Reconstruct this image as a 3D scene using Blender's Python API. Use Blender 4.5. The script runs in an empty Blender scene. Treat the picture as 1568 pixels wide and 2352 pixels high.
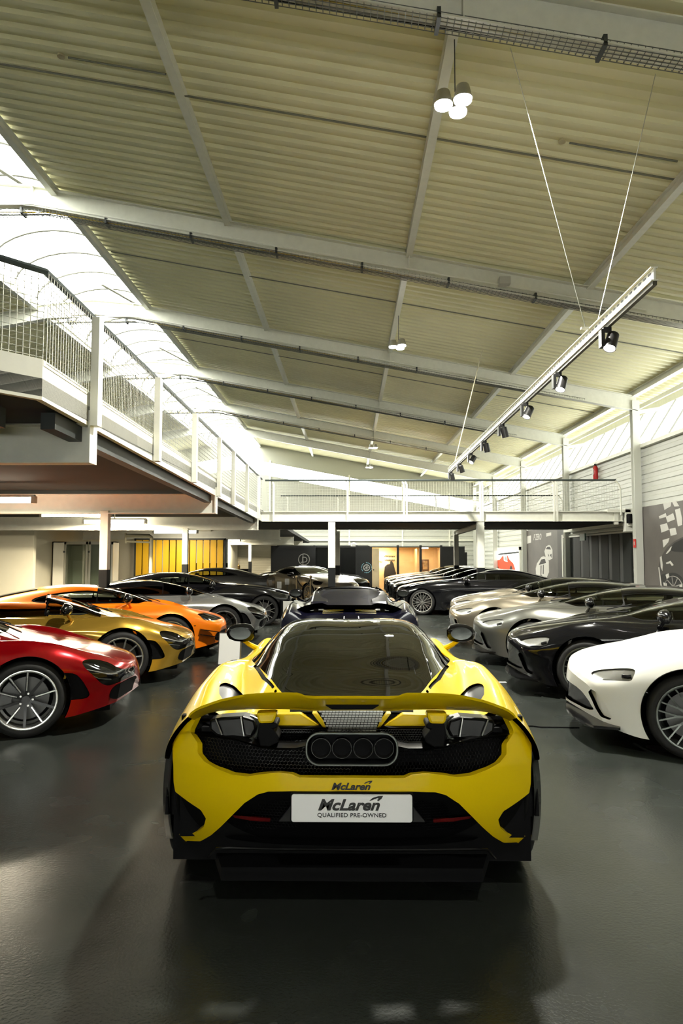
import bpy, math, random
import numpy as np
from math import sin, cos, pi, radians, atan, sqrt
from mathutils import Vector, Matrix
random.seed(7)
SC = bpy.context.scene
COL = SC.collection
# ------------------------------------------------------------------ camera
H = 1.62
FPX = 1568.0
TH = atan(100/FPX); PS = atan(18/FPX*cos(TH))
cam = bpy.data.cameras.new('camera'); cam.sensor_fit = 'VERTICAL'; cam.sensor_height = 36; cam.lens = 24
cam.clip_start = .05; cam.clip_end = 300
camo = bpy.data.objects.new('camera', cam); COL.objects.link(camo)
camo.location = (0, 0, H); camo.rotation_euler = (pi/2+TH, 0, PS)
SC.camera = camo
_R = camo.rotation_euler.to_matrix()
def ray(px, py):
    return _R @ Vector(((px-784)/FPX, (1176-py)/FPX, -1))
def PY(px, py, Y):          # where a sight line meets a plane of constant depth
    r = ray(px, py); t = Y/r.y
    return Vector((r.x*t, Y, H+r.z*t))
def PX(px, py, X):
    r = ray(px, py); t = X/r.x
    return Vector((X, r.y*t, H+r.z*t))
def PZ(px, py, Z=0):
    r = ray(px, py); t = (Z-H)/r.z
    return Vector((r.x*t, r.y*t, Z))
# ------------------------------------------------------------------ materials
MATS = {}
def mat(name, col, rough=.5, metal=0, coat=0, spec=.5, noise=0, nscale=8, bump=0, bscale=40, emit=None, es=0, alpha=1, trans=0, coatr=.03, ior=1.5, rvar=0):
    if name in MATS: return MATS[name]
    m = bpy.data.materials.new(name); m.use_nodes = True
    nt = m.node_tree; b = nt.nodes['Principled BSDF']
    b.inputs['Base Color'].default_value = (*col, 1)
    b.inputs['Roughness'].default_value = rough
    b.inputs['Metallic'].default_value = metal
    b.inputs['Coat Weight'].default_value = coat
    b.inputs['Coat Roughness'].default_value = coatr
    b.inputs['Specular IOR Level'].default_value = spec
    b.inputs['IOR'].default_value = ior
    b.inputs['Transmission Weight'].default_value = trans
    b.inputs['Alpha'].default_value = alpha
    if emit:
        b.inputs['Emission Color'].default_value = (*emit, 1); b.inputs['Emission Strength'].default_value = es
    if noise or bump or rvar:
        tc = nt.nodes.new('ShaderNodeTexCoord')
    if noise or rvar:
        n = nt.nodes.new('ShaderNodeTexNoise'); n.inputs['Scale'].default_value = nscale; n.inputs['Detail'].default_value = 5
        nt.links.new(tc.outputs['Object'], n.inputs['Vector'])
        if noise:
            mr = nt.nodes.new('ShaderNodeMapRange'); mr.inputs[1].default_value = .3; mr.inputs[2].default_value = .7
            mr.inputs[3].default_value = 1-noise; mr.inputs[4].default_value = 1+noise
            nt.links.new(n.outputs['Fac'], mr.inputs[0])
            hv = nt.nodes.new('ShaderNodeHueSaturation'); hv.inputs['Color'].default_value = (*col, 1)
            nt.links.new(mr.outputs[0], hv.inputs['Value']); nt.links.new(hv.outputs[0], b.inputs['Base Color'])
        if rvar:
            mr = nt.nodes.new('ShaderNodeMapRange'); mr.inputs[1].default_value = .3; mr.inputs[2].default_value = .7
            mr.inputs[3].default_value = rough-rvar; mr.inputs[4].default_value = rough+rvar
            nt.links.new(n.outputs['Fac'], mr.inputs[0]); nt.links.new(mr.outputs[0], b.inputs['Roughness'])
    if bump:
        n2 = nt.nodes.new('ShaderNodeTexNoise'); n2.inputs['Scale'].default_value = bscale; n2.inputs['Detail'].default_value = 4
        nt.links.new(tc.outputs['Object'], n2.inputs['Vector'])
        bp = nt.nodes.new('ShaderNodeBump'); bp.inputs['Strength'].default_value = bump; bp.inputs['Distance'].default_value = .01
        nt.links.new(n2.outputs['Fac'], bp.inputs['Height']); nt.links.new(bp.outputs[0], b.inputs['Normal'])
    MATS[name] = m
    return m
def glassmat(name, tint, clear, rough=.02, refl=.5):
    """thin window glass: tinted see-through plus a mirror layer by facing"""
    if name in MATS: return MATS[name]
    m = bpy.data.materials.new(name); m.use_nodes = True; nt = m.node_tree
    for n in list(nt.nodes): nt.nodes.remove(n)
    out = nt.nodes.new('ShaderNodeOutputMaterial')
    tr = nt.nodes.new('ShaderNodeBsdfTransparent'); tr.inputs[0].default_value = (*[c*clear for c in tint], 1)
    gl = nt.nodes.new('ShaderNodeBsdfGlossy'); gl.inputs['Roughness'].default_value = rough; gl.inputs[0].default_value = (1, 1, 1, 1)
    lw = nt.nodes.new('ShaderNodeLayerWeight'); lw.inputs[0].default_value = .5
    pw = nt.nodes.new('ShaderNodeMath'); pw.operation = 'POWER'; pw.inputs[1].default_value = 4
    fr = nt.nodes.new('ShaderNodeMath'); fr.operation = 'MULTIPLY_ADD'; fr.inputs[1].default_value = .9; fr.inputs[2].default_value = .05*refl*2
    nt.links.new(lw.outputs['Facing'], pw.inputs[0]); nt.links.new(pw.outputs[0], fr.inputs[0])
    mx = nt.nodes.new('ShaderNodeMixShader')
    nt.links.new(fr.outputs[0], mx.inputs[0]); nt.links.new(tr.outputs[0], mx.inputs[1]); nt.links.new(gl.outputs[0], mx.inputs[2])
    nt.links.new(mx.outputs[0], out.inputs[0]); MATS[name] = m
    return m
def emat(name, col, s):
    return mat(name, col, .5, emit=col, es=s)
# ------------------------------------------------------------------ objects
def tag(o, label=None, cat=None, group=None, kind=None):
    if label: o['label'] = label
    if cat: o['category'] = cat
    if group: o['group'] = group
    if kind: o['kind'] = kind
    return o
def empty(name, loc=(0, 0, 0), rz=0, label=None, cat=None, group=None):
    o = bpy.data.objects.new(name, None); COL.objects.link(o)
    o.location = loc; o.rotation_euler = (0, 0, rz); o.empty_display_size = .1
    return tag(o, label, cat, group)
def copy_tree(o, parent=None):
    c = o.copy(); COL.objects.link(c)
    if parent is not None: c.parent = parent
    for ch in [k for k in o.children if k is not c]: copy_tree(ch, c)
    return c
def link_mesh(name, V, Fc, m, parent=None, smooth=False, normals=None, local=False, mi=None):
    V = [tuple(v) for v in V]
    if parent is not None and not local:
        p = parent; off = Vector((0, 0, 0))
        while p is not None: off = off + p.location; p = p.parent
        V = [(v[0]-off.x, v[1]-off.y, v[2]-off.z) for v in V]
    me = bpy.data.meshes.new(name); me.from_pydata(V, [], [tuple(int(i) for i in f) for f in Fc]); 
    for q in (m if isinstance(m, (list, tuple)) else [m]): me.materials.append(q)
    if mi is not None: me.polygons.foreach_set('material_index', [int(k) for k in mi])
    if smooth: me.polygons.foreach_set('use_smooth', [True]*len(me.polygons))
    me.update()
    if normals is not None: me.normals_split_custom_set_from_vertices([tuple(n) for n in normals])
    o = bpy.data.objects.new(name, me); COL.objects.link(o)
    if parent is not None: o.parent = parent
    return o
def basis(d):
    d = Vector(d).normalized()
    a = Vector((0, 0, 1)) if abs(d.z) < .95 else Vector((0, 1, 0))
    u = d.cross(a).normalized(); return u, u.cross(d).normalized(), d
class MB:
    def __init__(s): s.v = []; s.f = []
    def add(s, V, Fc):
        n = len(s.v); s.v += [tuple(v) for v in V]; s.f += [tuple(i+n for i in f) for f in Fc]; return s
    def box(s, x0, x1, y0, y1, z0, z1):
        return s.add([(x0,y0,z0),(x1,y0,z0),(x1,y1,z0),(x0,y1,z0),(x0,y0,z1),(x1,y0,z1),(x1,y1,z1),(x0,y1,z1)],
                     [(3,2,1,0),(4,5,6,7),(0,1,5,4),(1,2,6,5),(2,3,7,6),(3,0,4,7)])
    def bar(s, p, q, w, h, upv=(0, 0, 1)):
        p = Vector(p); q = Vector(q); d = (q-p).normalized(); u = d.cross(Vector(upv))
        if u.length < 1e-4: u = d.cross(Vector((0, 1, 0)))
        u.normalize(); n = u.cross(d)
        V = [a+u*(sx*w/2)+n*(sz*h/2) for a in (p, q) for sx, sz in ((-1,-1),(1,-1),(1,1),(-1,1))]
        return s.add(V, [(0,3,2,1)[::-1],(4,5,6,7)[::-1],(0,1,5,4)[::-1],(1,2,6,5)[::-1],(2,3,7,6)[::-1],(3,0,4,7)[::-1]])
    def ibeam(s, p, q, w, h, t=.015, upv=(0, 0, 1)):
        p = Vector(p); q = Vector(q); d = (q-p).normalized(); u = d.cross(Vector(upv)).normalized(); n = u.cross(d)
        for a, b, c, e in ((-w/2, w/2, h/2-t, h/2), (-w/2, w/2, -h/2, -h/2+t), (-t/2, t/2, -h/2+t, h/2-t)):
            V = [o+u*x+n*z for o in (p, q) for x, z in ((a,c),(b,c),(b,e),(a,e))]
            s.add(V, [(0,1,2,3),(7,6,5,4),(4,5,1,0),(5,6,2,1),(6,7,3,2),(7,4,0,3)])
        return s
    def cyl(s, p, q, r, n=12, r2=None, cap=True):
        p = Vector(p); q = Vector(q); u, w, d = basis(q-p); r2 = r if r2 is None else r2
        V = [a+u*(cos(2*pi*k/n)*rr)+w*(sin(2*pi*k/n)*rr) for a, rr in ((p, r), (q, r2)) for k in range(n)]
        Fc = [(k, (k+1) % n, n+(k+1) % n, n+k) for k in range(n)]
        if cap: Fc += [tuple(range(n))[::-1], tuple(range(n, 2*n))]
        return s.add(V, Fc)
    def tube(s, pts, r, n=6, closed=False):
        pts = [Vector(p) for p in pts]; V = []; N = len(pts)
        u = None
        for i, p in enumerate(pts):
            d = (pts[(i+1) % N]-pts[i-1]) if (closed or 0 < i < N-1) else (pts[1]-pts[0] if i == 0 else pts[-1]-pts[-2])
            d.normalize()
            if u is None: u, w, _ = basis(d)
            else:
                u = (u-d*u.dot(d)); u = u.normalized() if u.length > 1e-5 else basis(d)[0]
                w = u.cross(d)
            rr = r[i] if isinstance(r, (list, tuple)) else r
            V += [p+u*(cos(2*pi*k/n)*rr)+w*(sin(2*pi*k/n)*rr) for k in range(n)]
        Fc = [(i*n+k, i*n+(k+1) % n, ((i+1) % N)*n+(k+1) % n, ((i+1) % N)*n+k) for i in range(N if closed else N-1) for k in range(n)]
        if not closed: Fc += [tuple(range(n))[::-1], tuple(range((N-1)*n, N*n))]
        return s.add(V, Fc)
    def prism(s, poly, vec):
        n = len(poly); vec = Vector(vec); P = [Vector(p) for p in poly]
        return s.add(P+[p+vec for p in P], [tuple(range(n))[::-1], tuple(range(n, 2*n))]+[(k, (k+1) % n, n+(k+1) % n, n+k) for k in range(n)])
    def lathe(s, prof, c, axis, n=32):
        c = Vector(c); u, w, d = basis(axis); V = []
        for r, h in prof:
            V += [c+d*h+u*(cos(2*pi*k/n)*r)+w*(sin(2*pi*k/n)*r) for k in range(n)]
        m = len(prof)
        return s.add(V, [(i*n+k, i*n+(k+1) % n, (i+1)*n+(k+1) % n, (i+1)*n+k) for i in range(m-1) for k in range(n)])
    def poly(s, pts): return s.add(pts, [tuple(range(len(pts)))])
    def build(s, name, m, parent=None, smooth=False, local=False, bevel=0, **kw):
        o = link_mesh(name, s.v, s.f, m, parent, smooth, local=local)
        if smooth:
            try:
                me = o.data; me.set_sharp_from_angle(angle=radians(35))
            except Exception: pass
        if bevel:
            b = o.modifiers.new('bevel', 'BEVEL'); b.width = bevel; b.segments = 2; b.limit_method = 'ANGLE'
        if kw: tag(o, **kw)
        return o
def struct(name, mb, m, smooth=False):
    return mb.build(name, m, smooth=smooth, kind='structure')
def text_mesh(body, size, m, name, parent, place, depth=.002, shear=0, xs=1, off=0, align='CENTER', local=False, space=1):
    """lettering as flat raised mesh; place = function (u, v, w) -> point"""
    cu = bpy.data.curves.new('t', 'FONT'); cu.body = body; cu.size = size; cu.align_x = align; cu.shear = shear
    cu.offset = off; cu.extrude = depth/2; cu.space_character = space; cu.resolution_u = 4
    to = bpy.data.objects.new('t', cu); COL.objects.link(to)
    dg = bpy.context.evaluated_depsgraph_get(); dg.update()
    me = to.evaluated_get(dg).to_mesh()
    V = [place(v.co.x*xs, v.co.y, v.co.z+depth/2) for v in me.vertices]; Fc = [tuple(p.vertices) for p in me.polygons]
    to.evaluated_get(dg).to_mesh_clear(); bpy.data.objects.remove(to); bpy.data.curves.remove(cu)
    return link_mesh(name, V, Fc, m, parent, local=local)
# ------------------------------------------------------------------ palette
WHITE_STEEL = mat('white_steel', (.76,.76,.68), .45, noise=.04)
WHITE_WALL = mat('white_wall', (.72,.70,.62), .8, noise=.03, nscale=2)
DECK = mat('roof_deck', (.80,.77,.53), .5, noise=.06, nscale=.7)
DARK_STEEL = mat('dark_steel', (.03,.035,.035), .5)
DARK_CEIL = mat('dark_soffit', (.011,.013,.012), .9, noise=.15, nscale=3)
COLBASE = mat('column_black_paint', (.007,.008,.009), .6, spec=.2)
BLACK = mat('black_gloss', (.006,.006,.007), .08, coat=.6)
BLACKM = mat('black_matt', (.0035,.0035,.004), .6, spec=.08)
RUBBER = mat('rubber', (.007,.007,.007), .75, bump=.15, bscale=60)
CHROME = mat('chrome', (.75,.75,.73), .12, 1)
ALU = mat('brushed_metal', (.55,.55,.52), .35, 1)
LAMP_W, SPOT_W, TUBE_W, ROOM_W = 520, 36, 210, 60
def alight(name, loc, e, sx, sy, col=(1, 1, 1), rot=(0, 0, 0), spread=180):
    l = bpy.data.lights.new(name, 'AREA'); l.energy = e; l.shape = 'RECTANGLE'; l.size = sx; l.size_y = sy; l.color = col; l.spread = radians(spread)
    o = bpy.data.objects.new(name, l); COL.objects.link(o); o.location = loc; o.rotation_euler = rot; return o
# ================================================================== HALL
S = 6.2
FR = [6.6, 12.83, 19.03, 25.2, 31.4, 37.6]
YB = 43.8
def zroof(x):
    if x > -6: return 8.80-.186*(x+5.75)
    return 8.80-.186*(-8.95-x) if x < -8.7 else 8.83
# floor
fm = bpy.data.materials.new('epoxy_floor'); fm.use_nodes = True
nt = fm.node_tree; b = nt.nodes['Principled BSDF']; tc = nt.nodes.new('ShaderNodeTexCoord')
n1 = nt.nodes.new('ShaderNodeTexNoise'); n1.inputs['Scale'].default_value = 70; n1.inputs['Detail'].default_value = 6
n2 = nt.nodes.new('ShaderNodeTexNoise'); n2.inputs['Scale'].default_value = .7; n2.inputs['Detail'].default_value = 6
n3 = nt.nodes.new('ShaderNodeTexNoise'); n3.inputs['Scale'].default_value = 1.6; n3.inputs['Detail'].default_value = 3; n3.inputs['Distortion'].default_value = .2
for n in (n1, n2, n3): nt.links.new(tc.outputs['Object'], n.inputs['Vector'])
cr = nt.nodes.new('ShaderNodeValToRGB'); cr.color_ramp.elements[0].position = .3; cr.color_ramp.elements[1].position = .75
cr.color_ramp.elements[0].color = (.017,.020,.018,1); cr.color_ramp.elements[1].color = (.029,.033,.029,1)
nt.links.new(n2.outputs['Fac'], cr.inputs[0]); nt.links.new(cr.outputs[0], b.inputs['Base Color'])
mr = nt.nodes.new('ShaderNodeMapRange'); mr.inputs[1].default_value = .3; mr.inputs[2].default_value = .7; mr.inputs[3].default_value = .20; mr.inputs[4].default_value = .30
nt.links.new(n3.outputs['Fac'], mr.inputs[0]); nt.links.new(mr.outputs[0], b.inputs['Roughness'])
bp = nt.nodes.new('ShaderNodeBump'); bp.inputs['Strength'].default_value = .35; bp.inputs['Distance'].default_value = .003
ad = nt.nodes.new('ShaderNodeMath'); ad.operation = 'ADD'
nt.links.new(n1.outputs['Fac'], ad.inputs[0]); nt.links.new(n3.outputs['Fac'], ad.inputs[1])
nt.links.new(ad.outputs[0], bp.inputs['Height']); nt.links.new(bp.outputs[0], b.inputs['Normal'])
b.inputs['Specular IOR Level'].default_value = .38
f = MB(); f.box(-17, 9.2, -6, YB, -.2, 0); struct('floor', f, fm)
# right slope roof deck, ribs across the hall
def deck(xa, xb, name):
    V = []; Fc = []; p = .25; y = 3.0; i = 0
    prof = [(0, 0), (.35, 0), (.45, 1), (.9, 1), (1, 0)]
    ys = []
    while y < YB:
        ys += [(y+a*p, h*.055) for a, h in prof[:-1]]; y += p
    for yy, h in ys: V += [(xa, yy, zroof(xa)+h), (xb, yy, zroof(xb)+h)]
    Fc = [(2*k, 2*k+1, 2*k+3, 2*k+2) for k in range(len(ys)-1)]
    o = link_mesh(name, V, Fc, DECK); tag(o, kind='structure')
    r = MB(); r.add([(xa, -6, zroof(xa)+.06), (xb, -6, zroof(xb)+.06), (xb, YB, zroof(xb)+.06), (xa, YB, zroof(xa)+.06)], [(0, 1, 2, 3)])
    r.add([(xa, -6, zroof(xa)), (xb, -6, zroof(xb)), (xb, 3, zroof(xb)), (xa, 3, zroof(xa))], [(0, 1, 2, 3)])
    return o, r
o, r1 = deck(-5.85, 9.05, 'ceiling')
struct('ceiling_outer_right', r1, DECK)
o, r2 = deck(-17, -8.95, 'ceiling_left')
struct('ceiling_outer_left', r2, DECK)
# lap joint lines where two sheets of deck meet
m = MB()
for y0 in (9.3, 15.6, 22): m.bar((-5.6, y0, zroof(-5.6)-.006), (8, y0, zroof(8)-.006), .03, .02)
struct('trim_1', m, mat('lap_joint', (.2,.2,.16), .6))
# rafters
def rafter(Y, label):
    root = empty('roof_beam', (0, Y, 6.8), label=label, cat='beam', group='white steel roof beams across the hall')
    pts = [(-16.8, zroof(-16.8)-.02), (-8.6, 8.78), (-7.35, 8.90), (-6.15, 8.79), (8.05, zroof(8.05)-.02-.14)]
    m = MB(); d = .42; w = .2; t = .018
    for (xa, za), (xb, zb) in zip(pts[:-1], pts[1:]):
        da = db = d
        for (ya, yb, o1, o2) in ((-w/2, w/2, 0, -t), (-w/2, w/2, -d, -d+t), (-t/2, t/2, -d+t, -t)):
            lo, hi = min(o1, o2), max(o1, o2)
            V = [(xa, Y+ya, za+lo), (xb, Y+ya, zb+lo), (xb, Y+yb, zb+lo), (xa, Y+yb, za+lo), (xa, Y+ya, za+hi), (xb, Y+ya, zb+hi), (xb, Y+yb, zb+hi), (xa, Y+yb, za+hi)]
            m.add(V, [(3,2,1,0),(4,5,6,7),(0,1,5,4),(1,2,6,5),(2,3,7,6),(3,0,4,7)])
    m.build('girder', WHITE_STEEL, root)
    for x in (-8.6, -6.15, 1.15):
        z = {-8.6: 8.78, -6.15: 8.79}.get(x, zroof(x)-.1)
        s = MB(); s.box(x-.01, x+.01, Y-.1, Y+.1, z-.41, z-.0); s.build('stiffener_plate', WHITE_STEEL, root)
    return root
names = ['first roof beam overhead, crossing the top of the picture', 'white roof beam nearest the camera that spans the whole width', 'second full roof beam, behind the nearest spanning one', 'third spanning white roof beam counted from the camera', 'fourth spanning white roof beam counted from the camera', 'farthest white roof beam, before the bright gable glazing']
for Y, nme in zip(FR, names): rafter(Y, nme)
# purlins
pl = ['purlin along the skylight edge', 'purlin left of the ceiling lamps', 'purlin running past the ceiling lamps', 'purlin above the spotlight track', 'eaves purlin over the right columns']
for X, nme in zip((-5.75, -2.35, 1.15, 4.6, 8.0), pl):
    m = MB(); z = zroof(X)-.09
    m.ibeam((X, 1, z), (X, YB, z), .12 if X < 7 else .16, .17, .012); m.build('roof_purlin', WHITE_STEEL, label='long white steel '+nme+', under the corrugated deck', cat='purlin')
m = MB(); m.ibeam((-8.95, 3, 8.7), (-8.95, YB, 8.7), .14, .17, .012); m.build('roof_purlin', WHITE_STEEL, label='long white steel purlin on the far side of the skylight', cat='purlin')
# skylight
PANE = glassmat('skylight_sheet', (1, 1, .97), .93, .3, 0)
m = MB(); N = 14; arc = []
for k in range(N+1):
    a = pi*k/N; arc.append((-7.35-1.55*cos(a), 8.86+.85*sin(a)))
V = [(x, y, z) for y in (7, YB) for x, z in arc]
m.add(V, [(k, k+1, N+1+k+1, N+1+k) for k in range(N)]); struct('window_1', m, PANE)
m = MB(); m.box(-9.0, -5.8, -6, 7, 8.86, 8.95); struct('ceiling_solid', m, DECK)
m = MB(); y = 7.72
while y < YB:
    m.tube([(x, y, z-.02) for x, z in arc], .036, 6); y += 1.24
for Y in FR[1:]:
    m.bar((-7.35, Y+.7, 9.66), (-6.4, Y+2.2, 9.4), .1, .03)
struct('trim_2', m, mat('skylight_rib', (.08,.08,.07), .6))
# right columns
COLR = mat('right_column_paint', (.66,.67,.62), .45)
for i, Y in enumerate(FR[1:]+[YB-.2]):
    m = MB(); m.ibeam((8.0, Y, 0), (8.0, Y, 5.95), .2, .2, .015, (0, 1, 0))
    lab = ['tall white steel column on the right wall, nearest the camera out of frame', 'tall white column between the big mural and the folding door', 'white column between folding door and small racing mural', 'white right-wall column beside the red car picture', 'far white right-wall column beyond the red car picture', 'last white right-wall column in the back corner'][i]
    if i == 0: continue
    m.build('steel_column', COLR, label=lab, cat='column')
    m = MB(); m.bar((8.0, Y, 5.62), (8.85, Y, 5.75), .08, .1); m.bar((8.1, Y, 4.7), (8.7, Y, 5.7), .04, .04)
    m.build('window_strut', COLR, label='short steel strut at the ribbon window, beside the '+lab[5:] if False else 'short white bracket tying the glazing to the '+['', 'column by the big mural', 'column by the folding door', 'column by the racing mural', 'column past the red car picture', 'column in the back corner'][i], cat='bracket')
# right wall: ribbed siding
def siding(name, along, a0, a1, z0, z1, fixed, m_, p=.25, dp=.02, flip=1):
    V = []; z = z0; zs = []
    while z < z1-1e-6:
        zs += [(z, 0), (min(z+p*.42, z1), 0), (min(z+p*.5, z1), dp), (min(z+p*.92, z1), dp)]; z += p
    zs.append((z1, 0))
    for zz, h in zs:
        for a in (a0, a1): V.append((fixed-flip*h, a, zz) if along == 'Y' else (a, fixed-flip*h, zz))
    o = link_mesh(name, V, [(2*k, 2*k+1, 2*k+3, 2*k+2) for k in range(len(zs)-1)], m_); tag(o, kind='structure'); return o
SIDE = mat('white_siding', (.52,.53,.48), .5, noise=.03)
siding('wall_right', 'Y', -6, YB, 0, 4.62, 8.2, SIDE)
m = MB(); m.bar((8.15, -6, 4.66), (8.15, YB, 4.66), .14, .1); m.bar((8.98, -6, 5.98), (8.98, YB, 5.98), .16, .2); m.bar((8.55, -6, 5.98), (8.55, YB, 5.98), .05, .12); struct('trim_3', m, WHITE_STEEL)
m = MB(); m.add([(8.2, 12, 4.7), (8.95, 12, 5.9), (8.95, YB, 5.9), (8.2, YB, 4.7)], [(0, 1, 2, 3)]); struct('window_2', m, glassmat('window_sheet', (1, 1, .97), .24, .3, 0))
m = MB(); m.add([(8.2, -6, 4.6), (8.95, -6, 6.2), (8.95, 12, 6.2), (8.2, 12, 4.6)], [(0, 1, 2, 3)]); struct('wall_upper_right', m, SIDE)
m = MB(); y = 5.
while y < YB:
    m.bar((8.18, y, 4.7), (8.93, y, 5.9), .035, .035); y += 1.04
struct('trim_4', m, mat('mullion_grey', (.30,.30,.28), .5))
# back wall with gable glazing
def zgl(x): return (7.20-(x+7.5)*.187) if x > -7.5 else 7.2+(x+7.5)*.19
siding('wall_back', 'X', -17, 9, 0, 4.1, YB, SIDE, .3, .025, flip=1)
GAB = mat('gable_cladding', (.38,.38,.33), .7)
m = MB()
m.poly([(-17, YB-.02, 4.1), (9, YB-.02, 4.1), (9, YB-.02, 4.12), (-7.5, YB-.02, 7.2), (-17, YB-.02, 5.4)])
m.poly([(-17, YB-.02, 6.3), (-7.5, YB-.02, 8.05), (9, YB-.02, zgl(9)+.8), (9, YB-.02, 6.2), (-5.8, YB-.02, 9), (-7.35, YB-.02, 9.8), (-8.9, YB-.02, 9.0), (-17, YB-.02, 7.5)])
struct('wall_gable', m, GAB)
m = MB(); m.poly([(-17, YB, 5.4), (-7.5, YB, 7.2), (9, YB, zgl(9)), (9, YB, zgl(9)+.85), (-7.5, YB, 8.05), (-17, YB, 6.3)]); struct('window_3', m, PANE)
m = MB()
for x in (-5.1, 0., 3.4, 6.4): m.box(x-.05, x+.05, YB-.1, YB-.03, 0, zgl(x)+1)
m.bar((-17, YB-.1, 2.6), (9, YB-.1, 2.6), .1, .1); struct('trim_5', m, WHITE_STEEL)
# front wall and left wall that close the hall behind the camera
m = MB(); FWX = (-3.2, 3.6); FWZ = (1.15, 1.8)      # front wall behind the camera, with an opening added to light the yellow tail
m.box(-17, FWX[0], -6.1, -6, 0, 8); m.box(FWX[1], 9.2, -6.1, -6, 0, 7); m.box(FWX[0], FWX[1], -6.1, -6, 0, FWZ[0]); m.box(FWX[0], FWX[1], -6.1, -6, FWZ[1], 8.6); m.box(-10, -5, -6.1, -6, 8, 9.2)
struct('wall_front', m, mat('front_wall', (.10,.10,.09), .8))
m = MB(); m.poly([(FWX[0], -6.05, FWZ[0]), (FWX[1], -6.05, FWZ[0]), (FWX[1], -6.05, FWZ[1]), (FWX[0], -6.05, FWZ[1])]); struct('window_added', m, PANE)
m = MB(); m.box(-17.2, -17, -6, YB, 0, 7.4); struct('wall_left', m, WHITE_WALL)
# ------------------------------------------------------------------ left mezzanine
ZT0, ZT1 = 3.12, 2.96      # fascia top near / far
def ex(y): return -2.35-.15*(y-6)/13.5
def ft(y): return 3.12-.16*(y-6)/13.5
def fb(y): return 2.80-.20*(y-6)/13.5
ML = [(-16.9, 3.55), (-4.6, 4.1), (-2.75, 4.72), (-2.36, 5.15), (ex(19.5), 19.5)]
m = MB()
def fascia(mb, pts, t=.05, ztop=None, zbot=None):
    for (xa, ya), (xb, yb) in zip(pts[:-1], pts[1:]):
        d = Vector((xb-xa, yb-ya, 0)).normalized(); n = Vector((-d.y, d.x, 0))*t
        za, zb_ = ft(ya), ft(yb); la, lb = fb(ya), fb(yb)
        V = [(xa, ya, la), (xb, yb, lb), (xb, yb, zb_), (xa, ya, za)]
        V += [(v[0]+n.x, v[1]+n.y, v[2]) for v in V]
        mb.add(V, [(0,1,2,3),(7,6,5,4),(3,2,6,7),(4,5,1,0),(0,3,7,4),(1,5,6,2)])
root = empty('mezzanine', (-5, 12, 2.8), label='white edged mezzanine gallery along the left side of the hall', cat='mezzanine')
fascia(m, ML); m.build('edge_beam', WHITE_STEEL, root)
m = MB(); P = [(x, y, 2.84) for x, y in ML[:4]]+[(ex(19.5), 19.5, 2.78), (ex(19.5), YB-1, 2.4), (-16.9, YB-1, 2.4)]
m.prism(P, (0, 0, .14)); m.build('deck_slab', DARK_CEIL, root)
m = MB(); m.bar((ex(6)-.16, 5.6, 2.74), (ex(19.4)-.16, 19.4, 2.56), .12, .14); m.build('dark_edge_channel', DARK_STEEL, root)
m = MB(); m.bar((-16, 4.35, 2.72), (-2.75, 5.25, 2.72), .3, .16); m.build('dark_edge_channel', DARK_STEEL, root)
beams = [6.2, 12.4, 18.6, 24.8, 31., 37.]
for Y in beams:
    x1 = ex(min(Y, 19.5))-.02
    z = {6.2: 2.64, 12.4: 2.56, 18.6: 2.49, 24.8: 2.38, 31.: 2.29, 37.: 2.23}[Y]
    m = MB(); m.ibeam((-16.9, Y, z), (x1, Y, z), .16, .36, .015)
    if Y < 20: m.box(x1-.0, x1+.02, Y-.09, Y+.09, z-.18, z+.3)
    m.build('floor_joist', WHITE_STEEL, root)
# railing of the mezzanine
def mesh_panel(mb, P, Q, z0a, z0b, z1a, z1b, st=.05, r=.0026, lean=0):
    """woven wire panel between two points, as crimped wires"""
    P = Vector(P); Q = Vector(Q); L = (Q-P).length; d = (Q-P)/L; n = Vector((-d.y, d.x, 0))
    k = 0; nn = int(L/st)
    for i in range(nn+1):
        t = i/nn; p = P+d*(L*t); a = z0a+(z0b-z0a)*t; c = z1a+(z1b-z1a)*t
        mb.tube([p+Vector((0, 0, a)), p+Vector((0, 0, c))], r, 3)
    hn = int((z1a-z0a)/st)
    for j in range(hn+1):
        t = j/hn
        mb.tube([P+Vector((0, 0, z0a+(z1a-z0a)*t)), Q+Vector((0, 0, z0b+(z1b-z0b)*t))], r, 3)
WIRE = mat('galvanised_wire', (.62,.62,.56), .45, .3)
RAILM = mat('handrail_grey', (.05,.065,.065), .4, .3)
rail = empty('railing', (ex(6), 6, 3.1), label='white mesh railing with dark handrail on the left mezzanine edge', cat='railing')
py = [6.15, 8.25, 10.35, 12.45, 14.1, 16.1, 18.4]
def rz(y): return 3.83-.03*(y-6)/13.5
for y in py:
    m = MB(); m.bar((ex(y)+.035, y, fb(y)), (ex(y)+.035, y, rz(y)-.03), .07, .11, (0, 1, 0)); m.build('post', WHITE_STEEL, rail)
for x, y in ((-4.6, 4.1),):
    m = MB(); m.bar((x, y, fb(5)), (x, y, rz(5)), .07, .1, (0, 1, 0)); m.build('post', WHITE_STEEL, rail)
pts = [(-8.5, 3.9), (-4.6, 4.1), (-2.75, 4.76), (-2.37, 5.17), (ex(19.4), 19.4)]
m = MB(); m.tube([(x, y, rz(y)) for x, y in pts], .028, 8); m.build('handrail', RAILM, rail, True)
m = MB()
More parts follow.
